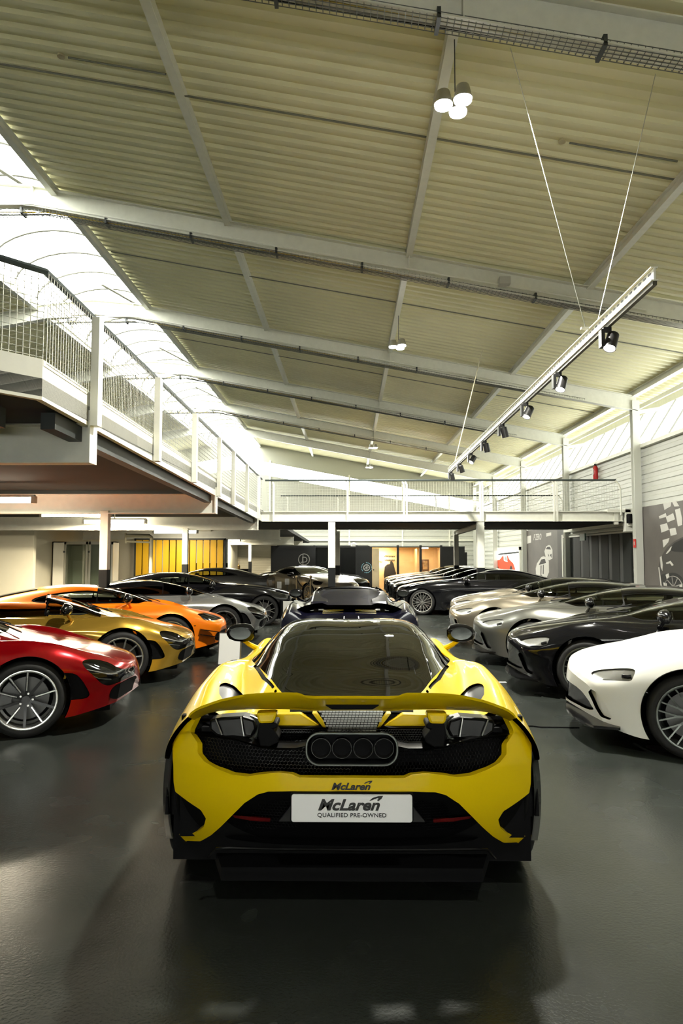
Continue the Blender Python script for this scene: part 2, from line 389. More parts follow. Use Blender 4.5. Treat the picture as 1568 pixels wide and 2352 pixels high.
for (xa, ya), (xb, yb) in zip(pts[:-1], pts[1:]):
    if xb == pts[-1][0]:
        ys = [5.17]+py+[19.4]
        for a, b_ in zip(ys[:-1], ys[1:]):
            q = MB(); mesh_panel(q, (ex(a), a, 0), (ex(b_), b_, 0), ft(a)-.03, ft(b_)-.03, rz(a)-.02, rz(b_)-.02, .05 if a < 8 else .06, .0034 if a < 10 else .004)
            q.build('wire_panel', WIRE, rail)
    else:
        q = MB(); mesh_panel(q, (xa, ya, 0), (xb, yb, 0), ft(ya)-.03, ft(yb)-.03, rz(ya)-.02, rz(yb)-.02, .05, .0034); q.build('wire_panel', WIRE, rail)
# mezzanine columns
def column(x, y, ztop, paint, label, w=.15, name='steel_column'):
    root = empty(name, (x, y, 0), label=label, cat='column')
    m = MB(); m.box(x-w/2, x+w/2, y-w/2, y+w/2, paint, ztop); m.build('shaft', WHITE_STEEL, root, bevel=.008)
    m = MB(); m.box(x-w/2-.003, x+w/2+.003, y-w/2-.003, y+w/2+.003, 0, paint); m.build('painted_base', COLBASE, root, bevel=.008)
column(-4.45, 12.4, 2.44, 1.36, 'white column with black base between the orange and gold cars')
column(-4.47, 18.6, 2.36, 1.38, 'white column with black base in front of the yellow slatted wall')
column(-4.5, 24.8, 2.2, 1.35, 'white column with black base right of the yellow slatted wall', .16)
column(-4.5, 31., 2.12, 1.35, 'slim white column with black base before the far white wall', .13)
column(-4.6, 37., 2.05, 1.35, 'farthest slim white column before the black shop wall', .13)
# ------------------------------------------------------------------ bridge
YN, YF = 19.45, 24.3
root = empty('bridge', (2.5, YN, 2.7), label='white steel footbridge crossing the hall above the parked cars', cat='bridge')
m = MB(); m.ibeam((ex(19.4), YN, 2.73), (7.75, YN, 2.73), .14, .29, .02); m.build('front_girder', WHITE_STEEL, root)
m = MB(); m.ibeam((ex(19.4), YF, 2.68), (7.75, YF, 2.68), .14, .29, .02); m.build('rear_girder', WHITE_STEEL, root)
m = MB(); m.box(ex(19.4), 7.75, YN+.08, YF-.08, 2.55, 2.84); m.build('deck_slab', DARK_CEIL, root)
for x in (-.5, 3.8):
    m = MB(); m.ibeam((x, YN, 2.5), (x, YF+.1, 2.42), .12, .14, .012); m.build('cross_beam', WHITE_STEEL, root)
m = MB(); m.box(7.3, 7.95, YN-.1, YN+.2, 2.84, 2.92); m.box(7.5, 7.62, YN-.05, YN+.05, 2.5, 2.84); m.box(7.8, 8.0, YN-.1, YN+.1, 2.3, 2.95); m.build('bearing_bracket', WHITE_STEEL, root)
for (y, z0, z1, lab, xs) in ((YN-.09, 2.87, 3.76, 'white mesh railing on the near side of the footbridge', [-2.15,-.05,1.55,1.63,3.72,3.78,5.8,5.88,7.68]),
                         (YF+.05, 2.85, 3.76, 'white mesh railing on the far side of the footbridge', [-2.2,-.4,1.7,3.1,5.2,7.6])):
    rl = empty('railing', (2.5, y, z0), label=lab, cat='railing')
    for x in xs[:-1]:
        m = MB(); m.bar((x, y, 2.58), (x, y, z1-.12), .05, .05, (0, 1, 0)); m.bar((x, y, z1-.13), (x-.05, y+.04, z1), .04, .04, (0, 1, 0)); m.build('post', WHITE_STEEL, rl)
    m = MB(); x = xs[-1]; m.tube([(x-.15, y, z1), (x-.05, y, z1-.12), (x, y, z1-.25), (x, y, z0-.1)], .022, 6); m.build('post', WHITE_STEEL, rl)
    m = MB(); m.tube([(xs[0]-.25, y, z1), (xs[-1]-.12, y, z1)], .024, 8); m.build('handrail', RAILM, rl, True)
    q = MB(); mesh_panel(q, (xs[0]-.2, y+.02, 0), (xs[-1], y+.02, 0), z0, z0, z1-.03, z1-.03, .075, .0036); q.build('wire_panel', WIRE, rl)
for x, y, lab, w in ((-.5, YN, 'white bridge column with black base behind the open black car', .2), (3.72, YN, 'white bridge column with black base beside the black coupe, front one', .2),
                  (-.42, YF+.2, 'rear bridge column hidden behind the front one', .16), (3.82, YF+.2, 'white bridge column with black base beside the black coupe, rear one', .16)):
    if 'hidden' in lab: lab = 'narrow rear bridge column just right of the front left one'
    column(x, y, 2.57 if y < 20 else 2.50, 1.27, lab, w)
# ================================================================== FITTINGS AND FURNITURE
# ---- cable trays under the rafters
TRAY = mat('tray_wire', (.16,.165,.15), .4, .6)
tn = ['cable tray crossing the top right of the picture', 'cable tray below the nearest full beam', 'cable tray below the second full beam', 'cable tray below the third full beam', 'cable tray below the fourth full beam']
for Y, nm, x0, x1 in zip(FR, tn, (-3, -8.6, -8.6, -8.6, -8.6), (8, 7.9, 6.6, 6.2, 6)):
    t = empty('cable_tray', (0, Y, 6.8), label='wire basket '+nm, cat='cable tray')
    m = MB(); yc = Y+.02; d = .50
    def zt(x): return (zroof(x)-.16-d+.10) if x > -6.1 else (8.79-d-.03 if x > -8.6 else zroof(x)-.6)
    pts = [x for x in (x0, -7.35, -6.1, x1) if x0 <= x <= x1]
    for dy, dz in ((-.1, .06), (-.1, 0), (-.05, 0), (0, 0), (.05, 0), (.1, 0), (.1, .06)):
        m.tube([(x, yc+dy, zt(x)+dz) for x in pts], .006, 4)
    x = x0
    while x < x1:
        m.tube([(x, yc-.1, zt(x)+.06), (x, yc-.1, zt(x)), (x, yc+.1, zt(x)), (x, yc+.1, zt(x)+.06)], .005, 3); x += .07
    m.build('basket', TRAY, t)
    x = x0+.6
    while x < x1:
        b = MB(); b.box(x-.02, x+.02, yc-.12, yc+.12, zt(x)-.02, zt(x)+.10); x += 1.65; b.build('hanger_bracket', DARK_STEEL, t)
    for cc, dy, m_ in ((0, -.04, mat('yellow_cable', (.5,.35,.03), .5)), (1, .03, mat('grey_cable', (.3,.3,.3), .5)), (2, .06, BLACKM)):
        c_ = MB(); c_.tube([(x, yc+dy+.01*sin(x*2+cc), zt(x)+.02) for x in [x0+(x1-x0)*k/30 for k in range(31)]], .008, 5); c_.build('cable', m_, t)
    if Y > 7:
        p = MB(); xx = [-8.6, -7.35, -6.1, min(x1-.8, 5.6)]; p.tube([(x, Y-.13, zt(x)+.13) for x in xx if x >= x0], .02, 8)
        p.build('conduit', WHITE_STEEL, label='thin white conduit along the '+nm.split('below ')[-1], cat='conduit')
# ---- high bay lamps
LAMP = emat('lamp_disc', (1, 1, .95), 60)
lampn = ['large triple ceiling lamp glaring near the top of the picture', 'triple ceiling lamp second from the camera', 'small ceiling lamp in the distance above the bridge', 'farthest small ceiling lamp just above the bridge railing']
for (px, py, Y), lab in zip(((1045, 243, 7.25), (915, 797, 16.), (858, 1029, 31.), (849, 1074, 38.)), lampn):
    c_ = PY(px, py, Y); r = empty('pendant_lamp', c_, label=lab, cat='lamp')
    for dx, dy in ((-.13, .0), (.07, -.09), (.05, .12)):
        m = MB(); m.cyl((c_.x+dx, c_.y+dy, c_.z+.01), (c_.x+dx, c_.y+dy, c_.z+.16), .105, 20, .07); m.build('lamp_housing', ALU, r, True)
        m = MB(); m.cyl((c_.x+dx, c_.y+dy, c_.z-.01), (c_.x+dx, c_.y+dy, c_.z+.005), .095, 20); m.build('lamp_disc', LAMP, r)
    m = MB(); m.tube([(c_.x, c_.y, c_.z+.16), (c_.x, c_.y, zroof(c_.x)-.02)], .006, 4); m.build('suspension_wire', DARK_STEEL, r)
    alight('lamp', (c_.x, c_.y, c_.z-.05), LAMP_W, .35, .35, (1, .97, .85))
# the same row of lamps goes on behind the camera
alight('lamp', (1.15, -1.5, 6.3), 100, .35, .35, (1, .97, .85))
# ---- spotlight track
T1 = PY(1398, 752, 6.6); T8 = PY(1036, 1084, 18.3)
dT = (T8-T1)/(T8.y-T1.y)
def tp(y): return T1+dT*(y-T1.y)
tr_ = empty('light_track', tp(5.8), label='long white perforated track holding black spotlights over the right side', cat='light track')
a, b_ = tp(5.55), tp(18.8)
m = MB(); m.bar(a+Vector((0, 0, .10)), b_+Vector((0, 0, .10)), .018, .11); m.bar(a+Vector((0, 0, .155)), b_+Vector((0, 0, .155)), .06, .008); m.bar(a+Vector((0, 0, .045)), b_+Vector((0, 0, .045)), .06, .01); n0 = len(m.f)
m_r = MB(); m_r.bar(a+Vector((0, 0, .02)), b_+Vector((0, 0, .02)), .036, .035); m_r.build('power_rail', mat('rail_brown', (.05,.045,.03), .5), tr_)
y = 5.6
while y < 18.7:
    p = tp(y)+Vector((0, 0, .12)); m.box(p.x-.0115, p.x+.0115, y, y+.05, p.z-.008, p.z+.008); y += .10
link_mesh('carrier_profile', m.v, m.f, [WHITE_STEEL, DARK_STEEL], tr_, mi=[0]*n0+[1]*(len(m.f)-n0))
SPOTB = mat('spot_black', (.02,.02,.021), .35)
SPE = emat('spot_glow', (1, .93, .9), 14)
for k in range(8):
    p = tp(6.6*(1+.2518*k)); s_ = empty('track_spotlight', p, label='black cylindrical spotlight on the white track, '+['nearest the camera and largest', 'second from the camera', 'third from the camera', 'fourth from the camera', 'fifth from the camera', 'sixth from the camera', 'second from the far end', 'at the far end'][k], cat='spotlight')
    ax = Vector(((-.35, -.30, -.9), (-.32, -.28, -.9), (-.45, -.25, -.85), (.25, .1, -.95), (.2, .1, -.95), (-.5, -.35, -.8), (.3, .1, -.9), (.2, .2, -.95))[k]).normalized()
    q = p+Vector((.02, 0, -.14)); u, w2, _ = basis(ax)
    m = MB(); m.lathe([(0, -.09), (.05, -.09), (.058, -.08), (.062, .09), (.056, .09), (.054, .07), (0, .07)], q, ax, 24); hd = m.build('spot_head', SPOTB, s_, True)
    m = MB(); m.cyl(q+ax*.078, q+ax*.084, .052, 20); m.build('lens', SPE, hd)
    m = MB(); m.box(p.x-.09, p.x-.055, p.y-.04, p.y+.04, p.z-.20, p.z-.03); m.box(p.x-.06, p.x+.02, p.y-.015, p.y+.015, p.z-.05, p.z+.0); m.build('adapter_box', SPOTB, s_)
    l = bpy.data.lights.new('spot', 'SPOT'); l.energy = SPOT_W; l.spot_size = radians(55); l.spot_blend = .6; l.shadow_soft_size = .05; l.color = (1, .95, .88)
    lo = bpy.data.objects.new('spot', l); COL.objects.link(lo); lo.location = q+ax*.12; lo.rotation_euler = ax.to_track_quat('-Z', 'Y').to_euler()
for px, py, y, top, lab in ((1345, 770, None, (1172, 110), 'near left'), (1388, 735, None, (1505, 170), 'near right')):
    a = tp(7.1)+Vector((0, 0, .16)); r_ = ray(*top); # meets the sloping deck
    t = ((8.80-.186*5.75-H)+.0)/(r_.z+.186*r_.x); b2 = Vector((0, 0, H))+r_*(t*.99)
    m = MB(); m.tube([a+Vector((-.06 if 'left' in lab else .05, 0, 0)), b2], .0045, 5); m.build('suspension_wire', ALU, label='thin steel wire holding the light track, '+lab+' one', cat='wire')
m = MB(); a = tp(7.1)+Vector((0, 0, .16)); m.box(a.x-.11, a.x+.03, a.y-.02, a.y+.02, a.z-.01, a.z+.01); m.build('wire_bracket', WHITE_STEEL, tr_)
a = tp(17.6)+Vector((0, 0, .16))
r_ = ray(1107, 805); t = ((8.80-.186*5.75-H))/(r_.z+.186*r_.x)
m = MB(); m.tube([a, Vector((0, 0, H))+r_*t*.992], .012, 5); m.build('suspension_wire', mat('cord_cream', (.6,.55,.4), .6), label='thick cream cord from the ceiling to the far end of the light track', cat='wire')
# ---- small ceiling fittings
p = PY(1156, 650, 12.7); m = MB(); m.box(p.x-.1, p.x+.1, 12.55, 12.72, p.z-.07, p.z+.07); m.build('wall_speaker', mat('speaker_grey', (.5,.5,.46), .5), label='small grey loudspeaker box fixed on the nearest full beam', cat='loudspeaker')
for (px, py), lab in (((1290, 322), 'right of the big lamp'), ((140, 126), 'at the upper left')):
    r_ = ray(px, py); t = ((8.80-.186*5.75-H))/(r_.z+.186*r_.x); p = Vector((0, 0, H))+r_*t
    m = MB(); m.cyl(p+Vector((0, 0, -.03)), p, .05, 12); m.build('smoke_detector', mat('detector_cream', (.45,.4,.25), .5), label='small round detector on the corrugated ceiling '+lab, cat='detector')
    m = MB(); x1_ = 4.4 if px > 700 else -2.5; m.tube([(p.x+.1, p.y, zroof(p.x+.1)-.02), (x1_, p.y, zroof(x1_)-.02)], .013, 6); m.build('conduit', mat('conduit_dark', (.15,.15,.12), .5), label='thin dark conduit on the corrugated deck '+lab, cat='conduit')
# ---- tubes under the mezzanine
TUBE = emat('tube_glow', (1, .90, .70), 16)
for (x0, x1, Y, z, kw), lab in zip(((-6.8, -5.15, 11.0, 2.52, .9), (-7.1, -5.55, 15.7, 2.56, 2.2), (-7.05, -5.45, 18.1, 2.52, 2.2), (-6.7, -5.25, 23.4, 2.43, .2), (-5.9, -4.9, 30.5, 2.3, .7)), ('nearest, at the left edge', 'left of the front column', 'right behind the front column', 'in front of the yellow slats', 'farthest, over the white wall')):
    r = empty('fluorescent_lamp', ((x0+x1)/2, Y, z), label='glowing fluorescent tube lamp under the mezzanine, '+lab, cat='lamp')
    m = MB(); m.cyl((x0, Y, z), (x1, Y, z), .045, 12); m.build('diffuser_tube', TUBE, r, True)
    m = MB(); m.box(x0-.04, x1+.04, Y-.04, Y+.04, z+.045, z+.09); m.box(x0-.06, x0, Y-.05, Y+.05, z-.05, z+.06); m.box(x1, x1+.06, Y-.05, Y+.05, z-.05, z+.06); m.build('lamp_body', WHITE_STEEL, r)
    m = MB(); m.box((x0+x1)/2-.01, (x0+x1)/2+.01, Y-.01, Y+.01, z+.09, 2.8); m.build('lamp_hanger', WHITE_STEEL, r)
    alight('tube', ((x0+x1)/2, Y, z-.07), TUBE_W*kw, x1-x0, .12, (1, .88, .64))
# ---- walls below the mezzanine
CREAM = mat('cream_wall', (.70,.66,.53), .8, noise=.02, nscale=2)
m = MB(); m.box(-16.9, -9.3, 20.0, 20.2, 0, 2.42); m.box(-9.3, -9.28, 20, 20.02, 0, 2.4); struct('wall_pier', m, CREAM)
m = MB(); m.box(-9.9, -9.7, 20.2, 24.8, 0, 2.7); struct('wall_side', m, CREAM)
m = MB(); m.box(-9.8, -7.75, 24.8, 25, 0, 2.7); m.box(-7.75, -4.45, 24.8, 25, 2.24, 2.7); m.box(-9.75, -5.0, 24.64, 24.8, 2.5, 2.7); struct('wall_inner', m, CREAM)
m = MB(); m.box(-5.6, -5.4, 25.3, 33, 0, 2.6); struct('wall_return', m, CREAM)
m = MB(); V = []
siding('wall_far_left', 'X', -6.5, -3.75, 0, 2.55, 33.2, CREAM, .12, .008)
m = MB(); m.box(-12.05, -12.0, 19.94, 20, 0, 1.95); m.build('door_1', mat('door_cream', (.66,.62,.5), .6), kind='structure')
# cupboard with framed glass doors
r = empty('display_cabinet', (-8.5, 22, 0), label='white display cabinet with two aluminium framed glass doors against the cream wall', cat='cabinet')
WB = mat('white_board', (.68,.66,.58), .5)
x0, x1, y0, z1 = -9.6, -7.62, 22.0, 2.07
m = MB(); m.box(x0, x0+.38, y0, y0+.03, 0, z1); m.box(x0, x1, y0+.5, y0+.53, 0, z1); m.box(x0, x0+.03, y0, y0+.5, 0, z1); m.box(x1-.03, x1, y0, y0+.5, 0, z1); m.box(x0, x1, y0, y0+.5, z1-.03, z1); m.box(x0, x1, y0, y0+.5, .4, .44); m.build('carcass', WB, r)
CG = glassmat('cabinet_glass', (.8,.85,.8), .75, .02, .8)
for a, b_ in ((x0+.4, x0+1.16), (x0+1.2, x1)):
    m = MB()
    for q in ((a, a+.06, z1-1.6, z1), (b_-.06, b_, z1-1.6, z1), (a, b_, z1-.09, z1), (a, b_, z1-1.6, z1-1.48)): m.box(q[0], q[1], y0-.03, y0, q[2], q[3])
    d_ = m.build('cabinet_door', ALU, r); m = MB(); m.box(a+.06, b_-.06, y0-.02, y0-.015, z1-1.48, z1-.09); m.build('door_glass', CG, d_)
    m = MB(); m.box(a-.02, a+.03, y0-.06, y0-.03, z1-.36, z1-.3); m.box(a-.02, a+.03, y0-.06, y0-.03, z1-1.5, z1-1.44); m.build('hinge', DARK_STEEL, d_)
m = MB(); m.box(x0+.5, x0+.85, y0+.44, y0+.47, .5, 1.45); m.build('inner_panel', mat('inner_white', (.85,.85,.8), .5), r)
# yellow slatted wall
r = empty('slatted_partition', (-6.1, 24.7, 0), label='bright yellow partition of upright slats in a dark frame', cat='partition')
SLY = mat('slat_yellow', (.82,.47,.012), .45)
x = -7.70; 
for k in range(13):
    m = MB(); m.box(x, x+.205, 24.60, 24.64, .08, 2.18); m.build('slat', SLY, r); x += .245
m = MB(); m.box(-7.76, -7.70, 24.58, 24.70, 0, 2.24); m.box(-4.52, -4.46, 24.58, 24.70, 0, 2.24); m.box(-7.76, -4.46, 24.58, 24.70, 2.18, 2.24); m.build('frame', DARK_STEEL, r)
for i, xg in enumerate((2, 3, 4, 9, 10, 11, 12)):
    m = MB(); xx = -7.70+.245*xg-.04; m.box(xx, xx+.035, 24.66, 24.68, .9 if i < 3 else 1.35, 2.16); m.build('light_gap_strip', WHITE_WALL, r)
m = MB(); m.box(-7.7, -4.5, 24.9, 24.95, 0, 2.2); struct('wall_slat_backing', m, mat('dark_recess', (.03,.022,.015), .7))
# ventilation pipe
p0, p1, p2 = PY(290, 1230, 21), PY(348, 1231, 21), PY(343, 1345, 21)
m = MB(); m.tube([p0, p1-Vector((.06, 0, 0)), p1+Vector((0, 0, -.03)), (p1.x-.02, 21, .0)], .055, 12); m.tube([p0-Vector((0, 0, .18)), (p1.x, 21, p1.z-.2)], .03, 8); m.cyl(p0-Vector((.02, 0, .24)), p0+Vector((-.02, 0, .08)), .03, 8)
m.build('duct_pipe', mat('pipe_cream', (.62,.56,.40), .4), smooth=True, label='cream elbow pipe rising in front of the yellow slats', cat='pipe')
# counter and bottle at the far wall
r = empty('counter', (-4.9, 30.2, 0), label='dark counter in front of the far white wall', cat='counter')
m = MB(); m.box(-5.35, -4.45, 30.0, 30.5, 0, 1.0); m.build('counter_body', BLACKM, r)
m = MB(); m.box(-5.38, -4.42, 29.97, 30.53, 1.0, 1.03); m.build('counter_top', BLACKM, r)
m = MB(); m.lathe([(0, 0), (.06, 0), (.06, .14), (.02, .18), (.02, .24), (0, .24)], (-4.88, 30.2, 1.03), (0, 0, 1), 12); m.tube([(-4.88, 30.2, 1.2), (-4.9, 30.2, 1.5)], .004, 4); m.tube([(-4.88, 30.2, 1.2), (-4.83, 30.2, 1.48)], .004, 4)
m.build('reed_bottle', mat('amber', (.45,.25,.05), .2), smooth=True, label='small amber bottle with thin sticks on the dark counter', cat='bottle')
# ---- dark shop units below and behind the bridge
YS = 30.
def sx(px): return (px-802)/1568*YS
r = empty('shop_unit', (0, YS, 0), label='row of black shop units with glazing and a lit wooden room', cat='shop unit')
SB = mat('shop_black', (.010,.011,.012), .45)
zt_ = 2.02
for a, b_ in ((624, 722), (819, 854), (1012, 1066)):
    m = MB(); m.box(sx(a), sx(b_), YS, YS+.1, 0, zt_); m.build('black_panel', SB, r)
m = MB(); m.box(sx(1066), sx(1082), YS+1.2, YS+1.3, 0, zt_-.25); m.build('black_panel', SB, r)
m = MB(); m.box(sx(624), sx(1066), YS-.03, YS+.12, zt_-.05, zt_); m.build('top_rail', SB, r)
for px in (722, 771, 819, 913, 965, 1012):
    m = MB(); m.box(sx(px)-.05, sx(px)+.05, YS-.05, YS+.1, 0, zt_+.05); m.build('mullion', SB, r)
SG2 = glassmat('shop_glass', (.7,.75,.7), .35, .3, .15)
for a, b_ in ((724, 770), (772, 818)):
    m = MB(); m.box(sx(a), sx(b_), YS+.04, YS+.05, 0, zt_-.05); m.build('shop_glazing', SG2, r)
PG = glassmat('room_glass', (1, 1, 1), .9, .02, .4)
for a, b_ in ((915, 964), (967, 1011)):
    m = MB(); m.box(sx(a), sx(b_), YS+.04, YS+.05, 0, zt_-.05); m.build('shop_glazing', PG, r)
WOOD = mat('birch_ply', (.74,.56,.32), .6, noise=.08, nscale=3)
WOOD2 = mat('pale_ply', (.78,.62,.38), .6, noise=.05, nscale=3)
m = MB(); m.box(sx(854), sx(870), YS-.10, YS-.05, 0, zt_-.08); d_ = m.build('open_door', WOOD2, r); m = MB(); m.cyl((sx(857), YS-.12, 1.0), (sx(857), YS-.18, 1.0), .03, 8); m.build('door_handle', DARK_STEEL, d_)
m = MB(); x0, x1 = sx(854), sx(1012)
m.box(x0, x1+.1, YS+2.2, YS+2.25, 0, 2.0); m.box(x1+.1, x1+.15, YS+.1, YS+2.25, 0, 2.0); m.box(x0-.05, x0, YS+.1, YS+2.25, 0, 2.0); m.box(x0-.05, x1+.15, YS+.1, YS+2.25, 1.98, 2.01); m.box(sx(960), sx(960)+.06, YS+1.2, YS+2.2, 0, 1.98); m.build('room_lining', WOOD, r)
m = MB(); x2, x3 = sx(624), sx(854)-.1
m.box(x2, x3, YS+2.2, YS+2.25, 0, 2.1); m.box(x2, x3, YS+.1, YS+2.2, 2.0, 2.05); m.box(x2-.05, x2, YS+.1, YS+2.2, 0, 2.05); m.build('dark_room_lining', mat('dark_room', (.06,.06,.055), .7), r)
alight('room', ((x0+x1)/2, YS+1.0, 1.92), ROOM_W, x1-x0-.4, 1.2, (1, .78, .48))
m = MB(); m.box(sx(974), sx(988), YS+.9, YS+1.1, 1.93, 1.97); m.build('lamp_panel', emat('room_lamp_glow', (1, .85, .6), 20), r)
# jacket, pegs, picture, bag in the room
def atb(px, py, Y): return PY(px, py, Y)
JK = mat('jacket_black', (.012,.012,.014), .8, bump=.4, bscale=12)
jy = YS+2.05; c0 = PY(560+940/2.8, 1225+180/2.8, jy)
pts = [(903,290),(900,270),(905,215),(920,200),(938,198),(942,178),(950,176),(962,195),(970,230),(978,255),(976,290),(940,292)]
P3 = [PY(560+a/2.8, 1225+b/2.8, jy) for a, b in pts]
m = MB(); m.prism([tuple(p) for p in P3], (0, .09, 0)); m.build('jacket', JK, bevel=.02, label='black jacket hanging from the pegs in the lit wooden room', cat='jacket')
pg = MB()
for k in range(14):
    p = PY(560+(905+(k % 7)*10)/2.8, 1225+(150+(k//7)*22)/2.8, jy+.1); pg.cyl(p, p+Vector((0, -.06, 0)), .03, 8)
pg.build('coat_pegs', DARK_STEEL, label='rows of dark round coat pegs above the black jacket', cat='pegs')
p = PY(560+881/2.8, 1225+174/2.8, jy); m = MB(); m.cyl(p, p+Vector((0, -.05, 0)), .05, 10); m.build('wall_lamp', DARK_STEEL, label='small dark wall lamp left of the coat pegs', cat='lamp')
alight('wl', p+Vector((0, -.25, .05)), 12, .1, .1, (1, .8, .5), (pi/2, 0, 0))
a, b_ = PY(560+1143/2.8, 1225+168/2.8, jy), PY(560+1190/2.8, 1225+241/2.8, jy)
r2_ = empty('wall_picture', ((a.x+b_.x)/2, jy, (a.z+b_.z)/2), label='brown framed picture on the back wall of the lit room', cat='picture')
m = MB(); m.box(a.x, b_.x, jy+.08, jy+.12, b_.z, a.z); m.build('picture_frame', mat('brown_frame', (.12,.06,.03), .5), r2_)
m = MB(); m.box(a.x+.06, b_.x-.06, jy+.06, jy+.08, b_.z+.06, a.z-.06); m.build('picture_sheet', mat('sepia', (.35,.24,.12), .6, noise=.5, nscale=6), r2_)
p = PY(560+1040/2.8, 1225+285/2.8, YS+.8); m = MB(); m.box(p.x-.22, p.x+.22, YS+.7, YS+.9, p.z-.12, p.z+.08); m.tube([(p.x-.12, YS+.8, p.z+.08), (p.x, YS+.8, p.z+.2), (p.x+.12, YS+.8, p.z+.08)], .015, 6); m.build('handbag', BLACKM, label='small dark bag on a ledge behind the glazing of the lit room', cat='bag')
m = MB(); m.box(p.x-.6, p.x+.5, YS+.6, YS+1.0, p.z-.16, p.z-.12); m.box(p.x-.6, p.x-.56, YS+.6, YS+1.0, 0, p.z-.16); m.box(p.x+.46, p.x+.5, YS+.6, YS+1.0, 0, p.z-.16); m.build('ledge_table', WOOD2, label='pale ledge carrying the small dark bag', cat='table')
# round emblems
EMB = mat('emblem_silver', (.6,.6,.58), .35, .3)
c1 = PY(560+386/2.8, 1225+168/2.8, YS-.03)
r3 = empty('wall_emblem', c1, label='round silver emblem with a letter on the black shop panel', cat='sign')
m = MB(); m.tube([(c1.x+.24*cos(t), YS-.03, c1.z+.24*sin(t)) for t in [2*pi*k/32 for k in range(32)]], .02, 6, True); m.build('ring', EMB, r3)
text_mesh('D', .36, EMB, 'letter', r3, lambda u, v, q: (c1.x+.03+u, YS-.03-q, c1.z-.13+v))
m = MB(); m.box(c1.x-.06, c1.x-.03, YS-.045, YS-.02, c1.z-.22, c1.z+.22); m.box(c1.x-.14, c1.x-.02, YS-.045, YS-.02, c1.z-.14, c1.z-.10); m.build('stroke', EMB, r3)
c2 = PY(560+788/2.8, 1225+221/2.8, YS-.03)
r3 = empty('wall_emblem', c2, label='round emblem like a wheel ringed with pale blue letters on black panel', cat='sign')
CY = mat('pale_blue_print', (.25,.5,.6), .5)
m = MB(); m.tube([(c2.x+.13*cos(t), YS-.03, c2.z+.13*sin(t)) for t in [2*pi*k/24 for k in range(24)]], .018, 6, True)
for k in range(7): m.bar((c2.x, YS-.03, c2.z), (c2.x+.12*cos(2*pi*k/7), YS-.03, c2.z+.12*sin(2*pi*k/7)), .02, .02, (0, 1, 0))
m.build('wheel_motif', EMB, r3)
m = MB()
for k in range(20):
    t = 2*pi*k/20
    if k % 7 == 6: continue
    m.bar((c2.x+.20*cos(t), YS-.03, c2.z+.20*sin(t)), (c2.x+.235*cos(t), YS-.03, c2.z+.235*sin(t)), .045, .01, (0, 1, 0))
m.build('ring_lettering', CY, r3)
p = PY(812, 1253, YS+.1); m = MB(); m.lathe([(0, -.05), (.1, -.04), (.14, 0), (.1, .04), (0, .05)], p, (0, 1, 0), 16); m.build('bulkhead_lamp', mat('lamp_white', (.9,.9,.85), .3), smooth=True, label='small round white lamp above the black shop units', cat='lamp')
# upper-storey slabs left of the bridge (beyond)
# ---- floor items
FRM = mat('frame_dark', (.04,.035,.03), .4)
c_ = PZ(525, 1529, 0)
r = empty('sign_stand', c_, label='white notice in a dark frame standing on the floor left of the yellow car', cat='sign')
w2, h2 = .155, .44; ry = c_.y
m = MB(); m.add([(c_.x-w2, ry, .02), (c_.x+w2, ry, .02), (c_.x+w2, ry+.10, .02+h2), (c_.x-w2, ry+.10, .02+h2)], [(0, 1, 2, 3)]); 
m2 = MB(); m2.prism([(c_.x-w2-.012, ry+.004, .0), (c_.x+w2+.012, ry+.004, .0), (c_.x+w2+.012, ry+.106, .03+h2), (c_.x-w2-.012, ry+.106, .03+h2)], (0, .02, 0)); m2.build('frame', FRM, r); m.build('notice_sheet', mat('paper', (.75,.75,.73), .5), r)
m = MB(); m.bar((c_.x+w2+.01, ry+.02, .01), (c_.x+w2+.01, ry+.11, h2+.02), .012, .012, (0, 1, 0)); m.build('gilt_edge', mat('gilt', (.6,.4,.1), .3, .8), r)
m = MB(); m.bar((c_.x, ry+.11, h2*.9), (c_.x, ry+.28, 0), .03, .01, (0, 1, 0)); m.build('rear_strut', FRM, r)
def board(px0, px1, py0, py1, Y, nm, label, post=True):
    a, b_ = PY(px0, py0, Y), PY(px1, py1, Y); r = empty(nm, ((a.x+b_.x)/2, Y, 0), label=label, cat='sign')
    m = MB(); m.box(a.x, b_.x, Y, Y+.015, b_.z, a.z); m.build('sheet', mat('paper', (.75,.75,.73), .5), r, bevel=.003)
    if post: m = MB(); m.cyl(((a.x+b_.x)/2, Y+.03, 0), ((a.x+b_.x)/2, Y+.03, b_.z+.1), .015, 8); m.cyl(((a.x+b_.x)/2, Y+.03, 0), ((a.x+b_.x)/2, Y+.03, .02), .14, 16); m.build('stand', DARK_STEEL, r)
board(636, 646, 1336, 1352, 22, 'price_sign', 'small white price sign left of the champagne coupe, lower one')
board(654, 664, 1329, 1343, 23.6, 'price_sign', 'small white price sign left of the champagne coupe, upper one')
board(650, 672, 1381, 1414, 15.2, 'info_board', 'white info board beside the nose of the long black coupe')
BRZ = mat('bronze_post', (.20,.16,.10), .35, .8)
for i, px in enumerate((681, 713)):
    p = PZ(px, 1397, 0); m = MB(); m.lathe([(.001, 0), (.15, .0), (.15, .03), (.03, .05), (.03, .92), (.045, .95), (.03, 1.0), (.001, 1.0)], (p.x, p.y, 0), (0, 0, 1), 16)
    m.build('barrier_post', BRZ, smooth=True, label='bronze barrier post before the champagne coupe, '+('left one' if i == 0 else 'right one'), cat='post')
q0, q1 = PZ(681, 1397, 0), PZ(713, 1397, 0)
m = MB(); m.tube([(q0.x+(q1.x-q0.x)*t, q0.y, .9-.25*sin(pi*t)) for t in [k/10 for k in range(11)]], .02, 6); m.build('barrier_rope', BLACKM, label='dark rope sagging between the two bronze posts', cat='rope')
a, b_ = PZ(1108, 1567, 0), PZ(1162, 1567, 0)
